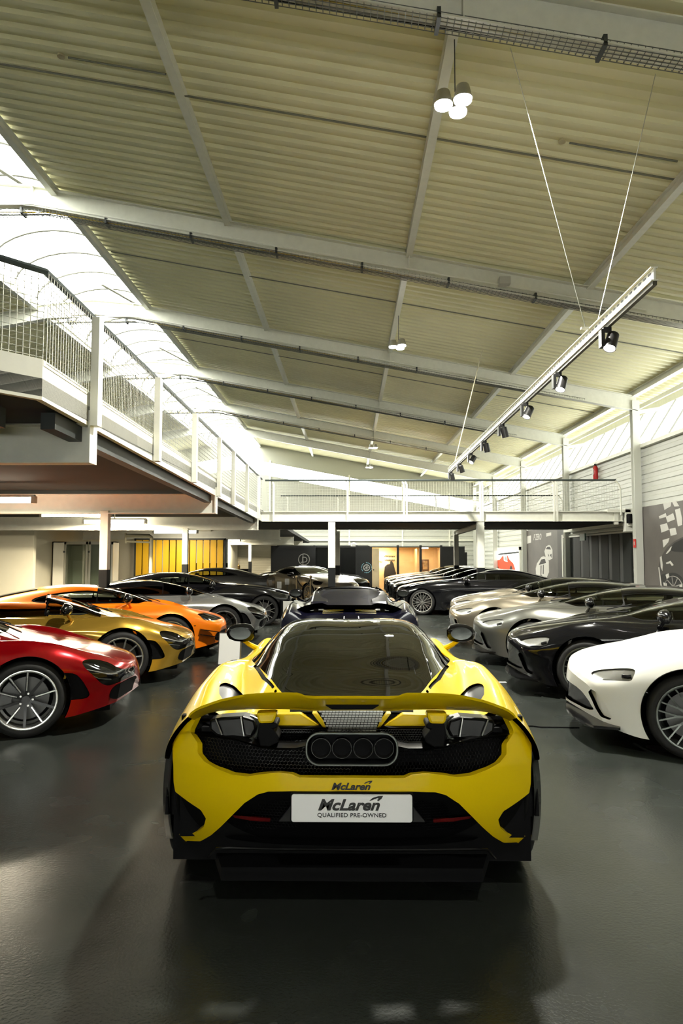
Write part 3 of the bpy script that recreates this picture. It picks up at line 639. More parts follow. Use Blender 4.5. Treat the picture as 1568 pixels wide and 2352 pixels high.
m = MB(); m.box(a.x, b_.x, a.y-.03, a.y+.03, 0, .003); m.build('floor_marking', mat('mark_white', (.6,.6,.56), .6), label='short white strip on the floor before the glossy black car', cat='marking')
a, b_ = PZ(1150, 1668, .005), PZ(1330, 1671, .005)
m = MB(); m.tube([a, (a.x+.3, a.y+.01, .006), ((a.x+b_.x)/2, (a.y+b_.y)/2-.012, .006), b_], .006, 6); m.build('floor_cable', BLACKM, label='thin black cable on the floor between the yellow and white cars', cat='cable')
# ---- right wall: pictures, door, sign
WX = 8.12
def wp(cx, cy, ox, oy, sc, off=0): p = PX(ox+cx/sc, oy+cy/sc, WX-off); return (WX-off, p.y, p.z)
def decal(mb, pts, ox, oy, sc, off): 
    P = [wp(a, b, ox, oy, sc, 0) for a, b in pts]; mb.prism([(WX-off, p[1], p[2]) for p in P], (.002, 0, 0))
GP = mat('print_grey', (.115,.105,.095), .6, noise=.15, nscale=1.2)
PW = mat('print_white', (.52,.51,.47), .6); PD = mat('print_dark', (.02,.02,.02), .6); PM = mat('print_mid', (.06,.057,.052), .6); PL = mat('print_light', (.25,.24,.22), .6)
r = empty('wall_mural', (WX, 15.5, 1.5), label='large grey mural of a dark racing car with chequered patches on the right wall', cat='mural')
m = MB(); m.box(WX, WX+.03, 9, 19.02, 0, 2.96); m.build('print_panel', GP, r)
m = MB()
for q in ([(1410,130),(1475,115),(1470,150),(1420,180)], [(1480,112),(1512,105),(1540,150),(1500,152)], [(1375,230),(1430,205),(1440,235),(1380,250)], [(1430,235),(1490,205),(1505,255),(1445,280)], [(1505,178),(1545,165),(1562,250),(1562,300),(1528,312)], [(1385,300),(1440,285),(1455,340),(1395,362)], [(1460,332),(1508,322),(1520,375),(1470,388)], [(1405,422),(1460,405),(1450,440),(1412,482)], [(1570,90),(1620,80),(1625,150),(1580,160)], [(1600,200),(1660,190),(1665,260),(1605,270)]):
    decal(m, q, 1120, 1120, 3.5, .004)
m.build('chequered_patches', PW, r)
m = MB(); decal(m, [(1900,330),(1700,350),(1570,395),(1500,430),(1440,480),(1400,545),(1375,620),(1372,700),(1385,790),(1410,850),(1445,862),(1470,880),(1700,905),(1900,905)], 1120, 1120, 3.5, .003); m.build('printed_car_body', PM, r)
m = MB(); decal(m, [(1900,350),(1700,370),(1570,410),(1500,445),(1450,500),(1500,515),(1600,520),(1900,500)], 1120, 1120, 3.5, .005)
decal(m, [(1380,760),(1395,700),(1430,690),(1440,860),(1410,845)], 1120, 1120, 3.5, .005)
cxw, cyw = wp(1495, 800, 1120, 1120, 3.5)[1:]
m.prism([(WX-.007, cxw+.62*cos(2*pi*k/32), cyw+.36*sin(2*pi*k/32)) for k in range(32)], (.002, 0, 0)); m.build('printed_car_glass', PD, r)
m = MB(); m.tube([(WX-.008, cxw+.46*cos(2*pi*k/32), cyw+.27*sin(2*pi*k/32)) for k in range(32)], .012, 4, True)
for k in range(9): m.bar((WX-.008, cxw, cyw), (WX-.008, cxw+.42*cos(2*pi*k/9), cyw+.25*sin(2*pi*k/9)), .03, .004, (1, 0, 0))
m.build('printed_wheel_rim', PL, r)
m = MB()
for q in ([(1432,532),(1470,480),(1482,470),(1470,505),(1445,530)], [(1432,605),(1470,588),(1495,622),(1482,630),(1465,608),(1440,615)], [(1372,640),(1380,640),(1400,790),(1440,850),(1432,860),(1392,810)], [(1430,700),(1455,690),(1462,725),(1440,735)], [(1412,762),(1440,770),(1440,800),(1418,795)], [(1540,780),(1565,770),(1570,820),(1548,830)], [(1385,560),(1398,548),(1408,620),(1405,670),(1392,640)]):
    decal(m, q, 1120, 1120, 3.5, .009)
m.build('printed_car_markings', PW, r)
# smaller mural
r = empty('wall_mural', (WX, 28.5, 1.5), label='smaller grey mural of two white racing cars with lettering above', cat='mural')
a, b_ = PX(1200, 1300, WX).y, PX(1281, 1300, WX).y
m = MB(); m.box(WX, WX+.03, b_, a, 0, 2.75); m.build('print_panel', GP, r)
m = MB(); m.box(WX-.02, WX+.02, b_-1.0, b_-.05, 0, 2.75); m.build('side_strip', PM, r)
m = MB()
for q in ([(385,370),(395,330),(430,278),(450,272),(468,280),(490,310),(492,400),(465,462),(430,470),(390,455)], [(455,232),(470,192),(488,182),(502,184),(520,220),(520,290),(490,305),(465,280)], [(316,112),(348,104),(348,162),(316,172)], [(470,86),(510,80),(510,104),(470,114)], [(285,485),(380,460),(382,466),(290,492)]):
    decal(m, q, 1120, 1200, 3.5, .004)
m.build('printed_white_cars', PW, r)
m = MB()
for q in ([(410,342),(430,298),(458,292),(468,325),(440,335)], [(465,215),(480,196),(500,196),(508,218)], [(390,480),(396,436),(430,420),(450,440),(466,462),(440,480)], [(482,250),(492,262),(492,280)], [(500,262),(512,250),(512,285)], [(425,345),(432,345),(430,420),(424,420)], [(443,340),(450,340),(449,415),(442,415)]):
    decal(m, q, 1120, 1200, 3.5, .006)
m.build('printed_car_darks', PD, r)  # dark windows and lower parts of the printed cars
q0, q1 = wp(368, 142, 1120, 1200, 3.5), wp(440, 124, 1120, 1200, 3.5); L__ = q0[1]-q1[1]
text_mesh('P ZERO', .45, PW, 'printed_lettering', r, lambda u, v, q: (WX-.006-q*.1, q0[1]-u*1.0, q0[2]+v*.8+u*0.0), shear=.3, xs=L__/1.75, off=.008, align='LEFT')
q0 = wp(282, 178, 1120, 1200, 3.5)
text_mesh('O', .45, PW, 'printed_lettering', r, lambda u, v, q: (WX-.006-q*.1, q0[1]-u*1.6, q0[2]+v*.7), shear=.3, off=.008, align='LEFT')
# lit opening with red car picture
r = empty('light_box', (WX, 34, 1.4), label='bright backlit panel showing a red sports car on the right wall', cat='light box')
ya, yb2 = PX(1138, 1300, WX).y, PX(1194, 1300, WX).y; ztop = PX(1165, 1264, WX).z
m = MB(); m.box(WX, WX+.04, yb2, ya, .2, ztop); m.build('glowing_panel', emat('panel_glow', (.95, 1, .92), 1.1), r)
m = MB()
for q in ((yb2-.15, yb2), (ya, ya+.15)): m.box(WX-.05, WX+.04, q[0], q[1], 0, ztop+.15)
m.box(WX-.05, WX+.04, yb2-.15, ya+.15, ztop, ztop+.15); m.build('panel_frame', WHITE_STEEL, r)
m = MB(); decal(m, [(58,310),(64,305),(95,300),(125,262),(131,308),(160,318),(153,262),(160,266),(175,298),(205,328),(220,368),(222,425),(205,442),(170,446),(100,446),(62,420)], 1120, 1200, 3.5, .01); m.build('printed_red_car', mat('print_red', (.75,.07,.02), .4), r)
m = MB()
for cx, cy, rx, ry in ((78, 402, 12, 55), (188, 407, 12, 60)): decal(m, [(cx+rx*cos(2*pi*k/20), cy+ry*sin(2*pi*k/20)) for k in range(20)], 1120, 1200, 3.5, .014)
decal(m, [(132,275),(150,275),(158,312),(134,306)], 1120, 1200, 3.5, -.0); decal(m, [(85,250),(255,232),(255,246),(85,262)], 1120, 1200, 3.5, .012)
decal(m, [(104,436),(130,430),(130,442),(106,445)], 1120, 1200, 3.5, .014); m.build('printed_wheels', PD, r)
# folding door
r = empty('folding_door', (WX, 22, 0), label='dark folding door of upright panels between the two murals', cat='door')
y0 = PX(1455, 1300, WX).y+.1; y1 = PX(1299, 1300, WX).y; n = 7
FD = mat('door_dark', (.011,.014,.012), .65)
for k in range(n):
    a, b_ = y0+(y1-y0)*k/n, y0+(y1-y0)*(k+1)/n
    m = MB(); m.prism([(WX-.02, a+.02, 0), (WX-.09, (a+b_)/2, 0), (WX-.02, b_-.02, 0), (WX+.02, b_-.02, 0), (WX+.02, a+.02, 0)], (0, 0, 2.28)); m.build('door_panel', FD, r)
m = MB(); m.box(WX-.1, WX, y0-.1, y1+.1, 2.28, 2.33); m.box(WX-.07, WX, y0-.1, y1+.1, 2.36, 2.40); m.box(WX-.1, WX, y1, y1+.12, 0, 2.4); m.build('door_rail', WHITE_STEEL, r)
m = MB(); m.box(7.85, 8.1, 19.2, 25.1, 2.46, 2.70); struct('trim_6', m, WHITE_STEEL)
p = PX(1339, 1232, 7.9); m = MB(); m.box(7.86, 7.9, p.y-.25, p.y+.25, p.z-.14, p.z+.1); m.build('exit_sign', mat('exit_green', (.02,.10,.06), .4), label='small dark green exit sign above the folding door', cat='sign')
p = PX(1457, 1248, 7.9); m = MB(); m.box(7.885, 7.898, 18.92, 19.08, p.z-.12, p.z+.12); s_ = m.build('fire_sign', mat('sign_red', (.55,.02,.02), .4), label='small red sign on the column left of the big mural', cat='sign')
m = MB(); m.box(7.88, 7.884, 18.97, 19.03, p.z-.05, p.z+.05); m.build('pictogram', PW, s_)
p = PY(1446, 1191, 19.2); m = MB(); m.lathe([(0, -.13), (.09, -.13), (.09, .1), (.07, .13), (0, .13)], p, (0, 0, 1), 16); m.build('siren', BLACKM, smooth=True, label='small black siren at the right end of the bridge', cat='siren')
p = PX(1367, 1083, 8.09); r = empty('fire_extinguisher', p, label='red fire extinguisher high on the white right wall', cat='fire extinguisher')
m = MB(); m.lathe([(0, -.26), (.07, -.26), (.08, -.24), (.08, .12), (.05, .18), (.02, .2), (0, .2)], p, (0, 0, 1), 16); m.build('cylinder_body', mat('extinguisher_red', (.5,.01,.01), .3, coat=.5), r, True)
m = MB(); m.box(p.x-.03, p.x+.03, p.y-.03, p.y+.03, p.z+.2, p.z+.25); m.bar(p+Vector((0, -.1, .27)), p+Vector((0, .04, .25)), .02, .02); m.build('valve', BLACKM, r)
m = MB(); m.tube([p+Vector((0, .03, .22)), p+Vector((-.02, .12, .15)), p+Vector((-.02, .11, -.15))], .012, 6); m.build('hose', BLACKM, r)
m = MB(); m.box(p.x-.083, p.x-.075, p.y-.05, p.y+.05, p.z-.1, p.z+.08); m.build('instruction_label', PW, r)
# ================================================================== CAR BUILDER
def spl(tab, s):
    """smooth curve through (s, value...) rows, cubic Hermite with limited slopes"""
    T = np.array(tab, float); x = T[:, 0]; s = np.clip(s, x[0], x[-1]); out = []
    i = np.clip(np.searchsorted(x, s, 'right')-1, 0, len(x)-2); h = x[i+1]-x[i]; t = (s-x[i])/h
    for c in range(1, T.shape[1]):
        y = T[:, c]; d = np.diff(y)/np.diff(x); m = np.empty(len(x)); m[0] = d[0]; m[-1] = d[-1]
        for k in range(1, len(x)-1):
            if d[k-1]*d[k] <= 0: m[k] = 0
            else:
                w1 = 2*(x[k+1]-x[k])+(x[k]-x[k-1]); w2 = (x[k+1]-x[k])+2*(x[k]-x[k-1]); m[k] = (w1+w2)/(w1/d[k-1]+w2/d[k])
        out.append((2*t**3-3*t**2+1)*y[i]+(t**3-2*t**2+t)*h*m[i]+(-2*t**3+3*t**2)*y[i+1]+(t**3-t**2)*h*m[i+1])
    return out if len(out) > 1 else out[0]
def body_grid(tb, L, ns, nj):
    """tb: dict of rows A..G, each table (s, y, z); returns grid of points both sides. columns j: -nj..nj"""
    keys = 'ABCDEFG'
    u = np.linspace(0, 1, ns); s = L*(u+ .10*np.sin(2*pi*u)*-.5)      # denser at both ends
    P = np.zeros((ns, 7, 2))
    for k, key in enumerate(keys):
        y, z = spl(tb[key], s); P[:, k, 0] = y; P[:, k, 1] = z
    # catmull-rom around the section, mirrored at the centre line
    ext = np.concatenate([P[:, 1:2]*[-1, 1], P, 2*P[:, 6:7]-P[:, 5:6]], 1)
    tt = np.linspace(0, 6, nj+1); out = np.zeros((ns, nj+1, 2))
    for j, t in enumerate(tt):
        i = min(int(t), 5); f = t-i; p0, p1, p2, p3 = (ext[:, i+k] for k in range(4))
        tn = tb.get('tension', .5)
        m1 = (p2-p0)*tn; m2 = (p3-p1)*tn
        # limit tangents so that uneven spacing does not loop
        d = np.linalg.norm(p2-p1, axis=1, keepdims=True)+1e-6
        for m in (m1, m2):
            l = np.linalg.norm(m, axis=1, keepdims=True)+1e-9; m *= np.minimum(1, 1.1*d/l)
        out[:, j] = (2*f**3-3*f**2+1)*p1+(f**3-2*f**2+f)*m1+(-2*f**3+3*f**2)*p2+(f**3-f**2)*m2
    kf = spl(tb['front'], s) if 'front' in tb else s*0
    X = s[:, None]+kf[:, None]*np.abs(out[:, :, 0]/.95)**2.2
    if 'rake' in tb:   # nose leans: lower part set back
        X = X+spl(tb['rake'], s)[:, None]*np.clip(.62-out[:, :, 1], -.3, .6)
    full = np.zeros((ns, 2*nj+1, 3)); 
    full[:, nj:, 0] = X; full[:, nj:, 1] = out[:, :, 0]; full[:, nj:, 2] = out[:, :, 1]
    full[:, :nj, 0] = X[:, :0:-1]; full[:, :nj, 1] = -out[:, :0:-1, 0]; full[:, :nj, 2] = out[:, :0:-1, 1]
    T = np.zeros((ns, 2*nj+1)); T[:, nj:] = tt; T[:, :nj] = tt[:0:-1]
    Sg = np.repeat(s[:, None], 2*nj+1, 1)
    return full, T, Sg
class Patch:
    """polygon soup with per-vertex fields: x(=s) y z nx ny nz t"""
    def __init__(p, D, F): p.D = D; p.F = F
    @staticmethod
    def grid(full, T, Sg):
        du = np.gradient(full, axis=0); dv = np.gradient(full, axis=1); N = np.cross(du, dv)
        l = np.linalg.norm(N, axis=2, keepdims=True); N = N/np.maximum(l, 1e-9)
        ns, m = T.shape
        D = np.concatenate([full, N, T[..., None], Sg[..., None]], 2).reshape(-1, 8)
        F = []
        for i in range(ns-1):
            a = i*m
            for j in range(m-1): F.append((a+j, a+j+1, a+m+j+1, a+m+j))
        return Patch(D, F)
    def clip(p, f):
        """split by scalar field f (inside where f<0) -> (inside, outside)"""
        v = f(p.D); v = np.where(np.abs(v) < 1e-6, 1e-6, v); neg = v < 0
        ins, outs, cut = [], [], {}; D = [p.D]; n = len(p.D)
        extra = []
        for fc in p.F:
            k = [bool(neg[i]) for i in fc]
            if all(k): ins.append(fc); continue
            if not any(k): outs.append(fc); continue
            a, b = [], []; m = len(fc)
            for q in range(m):
                i, j = fc[q], fc[(q+1) % m]
                (a if neg[i] else b).append(i)
                if neg[i] != neg[j]:
                    key = (i, j) if i < j else (j, i); c = cut.get(key)
                    if c is None:
                        t = v[key[0]]/(v[key[0]]-v[key[1]]); extra.append(p.D[key[0]]*(1-t)+p.D[key[1]]*t); c = n+len(extra)-1; cut[key] = c
                    a.append(c); b.append(c)
            if len(a) > 2: ins.append(tuple(a))
            if len(b) > 2: outs.append(tuple(b))
        D = np.concatenate([p.D, np.array(extra)]) if extra else p.D
        return Patch(D, ins), Patch(D, outs)
    def compact(p):
        used = sorted({i for f in p.F for i in f}); mp = {u: k for k, u in enumerate(used)}
        return Patch(p.D[used], [tuple(mp[i] for i in f) for f in p.F])
    def merge(p, q):
        n = len(p.D); return Patch(np.concatenate([p.D, q.D]), p.F+[tuple(i+n for i in f) for f in q.F])
    def build(p, name, m, parent, xf, off=0, rim=0, split=True):
        """off moves along the normal; rim gives the open edges a wall of that depth"""
        if not p.F: return None
        q = p.compact()
        if split:
            yv = q.D[:, 1]; A_ = [f for f in q.F if sum(yv[i] for i in f) > 0]; B_ = [f for f in q.F if sum(yv[i] for i in f) <= 0]
            if A_ and B_:
                shared = {i for f in A_ for i in f} & {i for f in B_ for i in f}
                if not shared:
                    Patch(q.D, A_).build(name, m, parent, xf, off, rim); return Patch(q.D, B_).build(name, m, parent, xf, off, rim)
        D = q.D; nn = D[:, 3:6]/np.maximum(np.linalg.norm(D[:, 3:6], axis=1, keepdims=True), 1e-9)
        V = D[:, :3]+nn*off; F = list(q.F); N = nn
        if rim:
            cnt = {}
            for f in F:
                for a, b in zip(f, f[1:]+f[:1]):
                    if (b, a) in cnt: del cnt[(b, a)]
                    else: cnt[(a, b)] = 1
            VV = [V]; NN = [N]; n = len(V); ex = []; en = []
            for a, b in cnt:
                e = V[b]-V[a]; wn = np.cross(e, nn[a]); l = np.linalg.norm(wn)
                if l < 1e-9: continue
                wn = wn/l; k = n+len(ex)
                if l > .5: continue
                ex += [V[a], V[b], V[b]-nn[b]*rim, V[a]-nn[a]*rim]; en += [wn]*4; F.append((k+1, k, k+3, k+2))
            if ex: V = np.concatenate([V, np.array(ex)]); N = np.concatenate([N, np.array(en)])
        return link_mesh(name, [xf(v) for v in V], F, m, parent, True, [xfn(xf, v) for v in N], local=True)
def xfn(xf, n): a = xf((0, 0, 0)); b = xf(n); return (b[0]-a[0], b[1]-a[1], b[2]-a[2])
def sdpoly(poly, cx=0, cy=2, rnd=0):
    """signed distance to polygon in two columns of D (cx, cy); smooth vectorised"""
    P = np.array(poly, float); 
    if rnd: P = chaikin(P, rnd)
    A = P; B = np.roll(P, -1, 0)
    def f(D):
        p = np.stack([D[:, cx], np.abs(D[:, cy]) if cy == 1 else D[:, cy]], 1)
        d = np.full(len(p), 1e9); ins = np.zeros(len(p), bool)
        for a, b in zip(A, B):
            e = b-a; w = p-a; t = np.clip((w@e)/max(e@e, 1e-12), 0, 1); q = w-t[:, None]*e; d = np.minimum(d, (q**2).sum(1))
            c1 = (a[1] <= p[:, 1]) & (b[1] > p[:, 1]); c2 = (b[1] <= p[:, 1]) & (a[1] > p[:, 1])
            cr = e[0]*w[:, 1]-e[1]*w[:, 0]
            ins ^= (c1 & (cr > 0)) | (c2 & (cr < 0))
        d = np.sqrt(d); return np.where(ins, -d, d)
    return f
def chaikin(P, n=2):
    P = np.array(P, float)
    for _ in range(n):
        Q = np.roll(P, -1, 0); P = np.stack([P*.75+Q*.25, P*.25+Q*.75], 1).reshape(-1, P.shape[1])
    return P
def fmax(*fs): return lambda D: np.maximum.reduce([f(D) for f in fs])
def fmin(*fs): return lambda D: np.minimum.reduce([f(D) for f in fs])
def grow(f, d): return lambda D: f(D)-d
def lt(c, v, sc=1): return lambda D: (D[:, c]-v)*sc       # inside where column < v
def gt(c, v, sc=1): return lambda D: (v-D[:, c])*sc
def curve_s(tab, col=0, sc=1, vc=6):  # inside where D[col] < curve(D[vc])
    return lambda D: (D[:, col]-spl(tab, D[:, vc]))*sc
PAINT = {}
def paint(name, c, metal=.35, rough=.32, flake=.0):
    m = mat('paint_'+name, c, rough, metal, coat=1, coatr=.03, spec=.5)
    return m
GLASS = glassmat('car_glass', (.85,.92,.82), .62, .01, .5)
GLASSD = glassmat('car_glass_dark', (.35,.38,.34), .10, .01, .5)
LAMPGL = glassmat('lamp_lens', (1, 1, 1), .85, .01, .6)
CARBON = mat('gloss_black_trim', (.004,.004,.0045), .2, coat=.2, spec=.3)
SEAT = mat('seat_leather', (.02,.02,.02), .6)
SILV = mat('wheel_silver', (.62,.62,.6), .25, .9)
SILVD = mat('wheel_polished', (.85,.85,.83), .25, .9)
DKW = mat('wheel_black', (.02,.02,.021), .3, .5, coat=.4)
GRW = mat('wheel_graphite', (.13,.14,.13), .3, .8)
DISC = mat('brake_disc', (.09,.09,.088), .4, .9)
HUB = mat('caliper_dark', (.03,.03,.03), .35, coat=.4)
def wheel(parent, x, y, side, style, R=.335, rim=.255, wd=.25, z=None, face=None):
    """x fore-aft, y outer face plane; side=+-1"""
    z = z or R
    m = MB(); w = wd; o = 0
    prof = [(rim-.01, -w+.02), (rim+.02, -w+.01), (R-.02, -w+.01), (R, -w+.05), (R, -.05), (R-.012, -.02), (R-.03, -.004), (rim+.035, .0), (rim+.012, -.004), (rim+.004, -.02)]
    m.lathe(prof, (x, y, z), (0, side, 0), 56); tyre = m.build('wheel', RUBBER, parent, True, local=True)
    a = MB(); face = face or SILV
    a.lathe([(rim-.03, -w+.04), (rim-.012, -w+.06), (rim-.02, -.05), (rim-.004, -.02), (rim+.008, -.012), (rim+.009, -.004), (rim, -.002), (rim-.010, -.006), (rim-.014, -.03)], (x, y, z), (0, side, 0), 56)
    barrel = DKW if style in ('ten_two', 'mesh_dark', 'black') else face
    C = Vector((x, y, z))
    def pt(r, ang, h): return C+Vector((cos(ang)*r, side*h, sin(ang)*r))
    rimo = a.build('rim', face if style != 'mesh_dark' else GRW, tyre, True, local=True)
    def spoke(mb, a0, a1, r0, r1, w0, w1, h0, h1, d=.03):
        p0, p1 = pt(r0, a0, h0), pt(r1, a1, h1); dr = (p1-p0).normalized(); u = dr.cross(Vector((0, side, 0))).normalized(); k = Vector((0, -side*d, 0))
        V = [p0-u*w0, p0+u*w0, p1+u*w1, p1-u*w1]; V += [p0-u*w0*.5+k, p0+u*w0*.5+k, p1+u*w1*.6+k, p1-u*w1*.6+k]
        mb.add(V, [(3,2,1,0) if side > 0 else (0,1,2,3), (4,5,6,7), (0,1,5,4), (1,2,6,5), (2,3,7,6), (3,0,4,7)])
    sp = MB(); sd = MB()
    if style == 'ten_two':       # ten thin spokes, alternate ones polished
        for k in range(10):
            t = 2*pi*k/10+.28
            if k % 2 == 0 or k in (3,): spoke(sp, t, t, .08, rim-.008, .0045, .006, -.03, -.012, .02)
            spoke(sd, t, t, .03, rim-.008, .014, .011, -.035, -.016)
    elif style == 'ten': 
        for k in range(10): t = 2*pi*k/10+.1; spoke(sp, t, t, .03, rim-.008, .010, .009, -.045, -.014, .025)
    elif style in ('mesh', 'mesh_dark'):
        for k in range(10):
            t = 2*pi*k/10
            spoke(sp, t, t+.17, .10, rim-.006, .006, .006, -.03, -.012, .02)
            spoke(sp, t, t-.17, .10, rim-.006, .006, .006, -.03, -.012, .02)
            spoke(sp, t, t, .03, .11, .011, .009, -.03, -.03, .02)
    elif style == 'y':
        for k in range(7):
            t = 2*pi*k/7; spoke(sp, t, t, .03, .13, .012, .010, -.03, -.025, .02)
            spoke(sp, t, t+.2, .12, rim-.006, .007, .007, -.025, -.012, .02); spoke(sp, t, t-.2, .12, rim-.006, .007, .007, -.025, -.012, .02)
    elif style == 'black':
        for k in range(10): t = 2*pi*k/10; spoke(sp, t, t, .03, rim-.008, .011, .009, -.04, -.014, .025)
    fm_ = {'ten_two': SILVD, 'ten': SILV, 'mesh': SILV, 'mesh_dark': GRW, 'y': SILV, 'black': DKW}[style]
    (sd if style == 'ten_two' else sp).cyl(pt(0, 0, -.07), pt(0, 0, -.022), .035, 16)
    for k in range(5): sp.cyl(pt(.055, 2*pi*k/5, -.05), pt(.055, 2*pi*k/5, -.03), .01, 6)
    sp.build('spokes', fm_, tyre, local=True)
    if sd.v: sd.build('dark_spokes', DKW, tyre, local=True)
    dd = MB(); dd.cyl(pt(0, 0, -.15), pt(0, 0, -.12), .19, 32); dd.build('brake_disc', DISC, tyre, local=True)
    cc = MB(); A = [(.12+.07*0, .2), (.12, 1.1), (.215, 1.1), (.215, .2)]
    pr = [pt(.12, t, -.11) for t in (2.3, 2.6, 2.9, 3.2, 3.5)]+[pt(.215, t, -.11) for t in (3.5, 3.2, 2.9, 2.6, 2.3)]
    cc.prism(pr, (0, side*.05, 0)); cc.build('brake_caliper', HUB, tyre, local=True)
    lin = MB(); lin.cyl(pt(0, 0, -w+.02), pt(0, 0, -w+.03), rim, 24); lin.build('wheel_back', BLACKM, tyre, local=True)
    return tyre
# ---------------------------------------------------------------- body tables (s from nose, y half width, z)
M7 = dict(   # mid-engined, dihedral-door shape
 A=[(0,0,.50),(.06,0,.565),(.25,0,.64),(.6,0,.715),(1.0,0,.80),(1.28,0,.88),(1.6,0,1.02),(1.95,0,1.13),(2.25,0,1.185),(2.5,0,1.196),(2.9,0,1.165),(3.3,0,1.09),(3.7,0,.99),(4.1,0,.90),(4.45,0,.86),(4.54,0,.84)],
 B=[(0,.22,.49),(.06,.3,.555),(.25,.36,.63),(.6,.42,.71),(1.0,.5,.79),(1.28,.55,.865),(1.6,.52,1.0),(1.95,.47,1.105),(2.25,.45,1.16),(2.5,.45,1.17),(2.9,.45,1.14),(3.3,.43,1.065),(3.7,.42,.965),(4.1,.42,.885),(4.45,.45,.85),(4.54,.45,.83)],
 C=[(0,.42,.48),(.06,.5,.55),(.25,.56,.625),(.6,.6,.705),(1.0,.64,.79),(1.28,.68,.84),(1.6,.70,.865),(1.95,.70,.875),(2.5,.69,.89),(2.9,.68,.91),(3.3,.66,.90),(3.7,.62,.88),(4.1,.6,.86),(4.45,.6,.84),(4.54,.6,.82)],
 D=[(0,.56,.475),(.06,.62,.54),(.25,.68,.62),(.6,.745,.735),(.9,.78,.815),(1.15,.80,.842),(1.5,.80,.838),(1.95,.79,.835),(2.5,.80,.86),(3.0,.82,.915),(3.4,.83,.945),(3.8,.82,.945),(4.2,.80,.92),(4.45,.79,.89),(4.54,.78,.87)],
 E=[(0,.74,.455),(.06,.80,.50),(.25,.86,.555),(.6,.875,.62),(.9,.925,.655),(1.15,.935,.665),(1.6,.925,.68),(2.2,.925,.69),(2.8,.945,.72),(3.3,.965,.75),(3.8,.965,.76),(4.2,.945,.75),(4.54,.90,.74)],
 F=[(0,.74,.36),(.06,.80,.35),(.25,.87,.34),(.6,.90,.33),(.9,.945,.36),(1.15,.945,.36),(1.6,.88,.34),(2.2,.85,.34),(2.8,.90,.36),(3.3,.96,.4),(3.8,.965,.4),(4.2,.94,.42),(4.54,.88,.45)],
 G=[(0,.70,.22),(.06,.78,.21),(.25,.87,.19),(.6,.92,.16),(.9,.95,.15),(1.15,.94,.13),(1.6,.90,.13),(2.2,.88,.13),(2.8,.90,.13),(3.3,.93,.14),(3.8,.94,.15),(4.2,.90,.2),(4.54,.84,.25)],
 front=[(0,.34),(.3,.22),(.8,.05),(1.2,0),(4.54,0)], rake=[(0,.30),(.4,.1),(.7,0),(4.54,0)])
GT = dict(
 A=[(0,0,.58),(.05,0,.645),(.25,0,.725),(.6,0,.80),(1.0,0,.87),(1.35,0,.93),(1.7,0,1.05),(2.1,0,1.16),(2.4,0,1.205),(2.7,0,1.213),(3.1,0,1.19),(3.6,0,1.10),(4.1,0,.99),(4.5,0,.91),(4.68,0,.88)],
 B=[(0,.22,.575),(.05,.3,.635),(.25,.36,.715),(.6,.42,.79),(1.0,.5,.86),(1.35,.56,.92),(1.7,.55,1.03),(2.1,.52,1.13),(2.4,.5,1.175),(2.7,.5,1.18),(3.1,.5,1.155),(3.6,.47,1.065),(4.1,.45,.97),(4.5,.45,.9),(4.68,.45,.87)],
 C=[(0,.42,.565),(.05,.5,.62),(.25,.56,.69),(.6,.6,.765),(1.0,.65,.83),(1.35,.69,.875),(1.7,.71,.885),(2.1,.72,.89),(2.7,.72,.90),(3.1,.71,.92),(3.6,.66,.92),(4.1,.62,.9),(4.68,.6,.86)],
 D=[(0,.56,.55),(.05,.63,.60),(.25,.70,.68),(.6,.765,.775),(.9,.80,.845),(1.15,.81,.868),(1.6,.80,.862),(2.1,.80,.865),(2.7,.81,.88),(3.1,.83,.92),(3.6,.84,.95),(4.1,.82,.94),(4.5,.80,.9),(4.68,.78,.87)],
 E=[(0,.75,.50),(.05,.81,.525),(.25,.865,.56),(.6,.885,.62),(.9,.92,.655),(1.15,.93,.67),(1.6,.925,.69),(2.2,.92,.70),(2.8,.94,.72),(3.4,.962,.74),(4.0,.955,.74),(4.68,.88,.72)],
 F=[(0,.75,.38),(.05,.81,.36),(.25,.87,.34),(.6,.905,.34),(.9,.935,.36),(1.15,.94,.36),(1.6,.89,.36),(2.2,.87,.34),(2.8,.90,.36),(3.4,.955,.4),(4.0,.95,.42),(4.68,.86,.45)],
 G=[(0,.72,.2),(.05,.79,.18),(.25,.87,.16),(.6,.92,.14),(.9,.945,.14),(1.15,.94,.14),(1.6,.9,.14),(2.2,.89,.14),(2.8,.9,.14),(3.4,.93,.15),(4.0,.92,.18),(4.68,.84,.3)],
 front=[(0,.34),(.3,.22),(.8,.05),(1.2,0),(4.68,0)], rake=[(0,.42),(.4,.10),(.7,0),(4.68,0)])
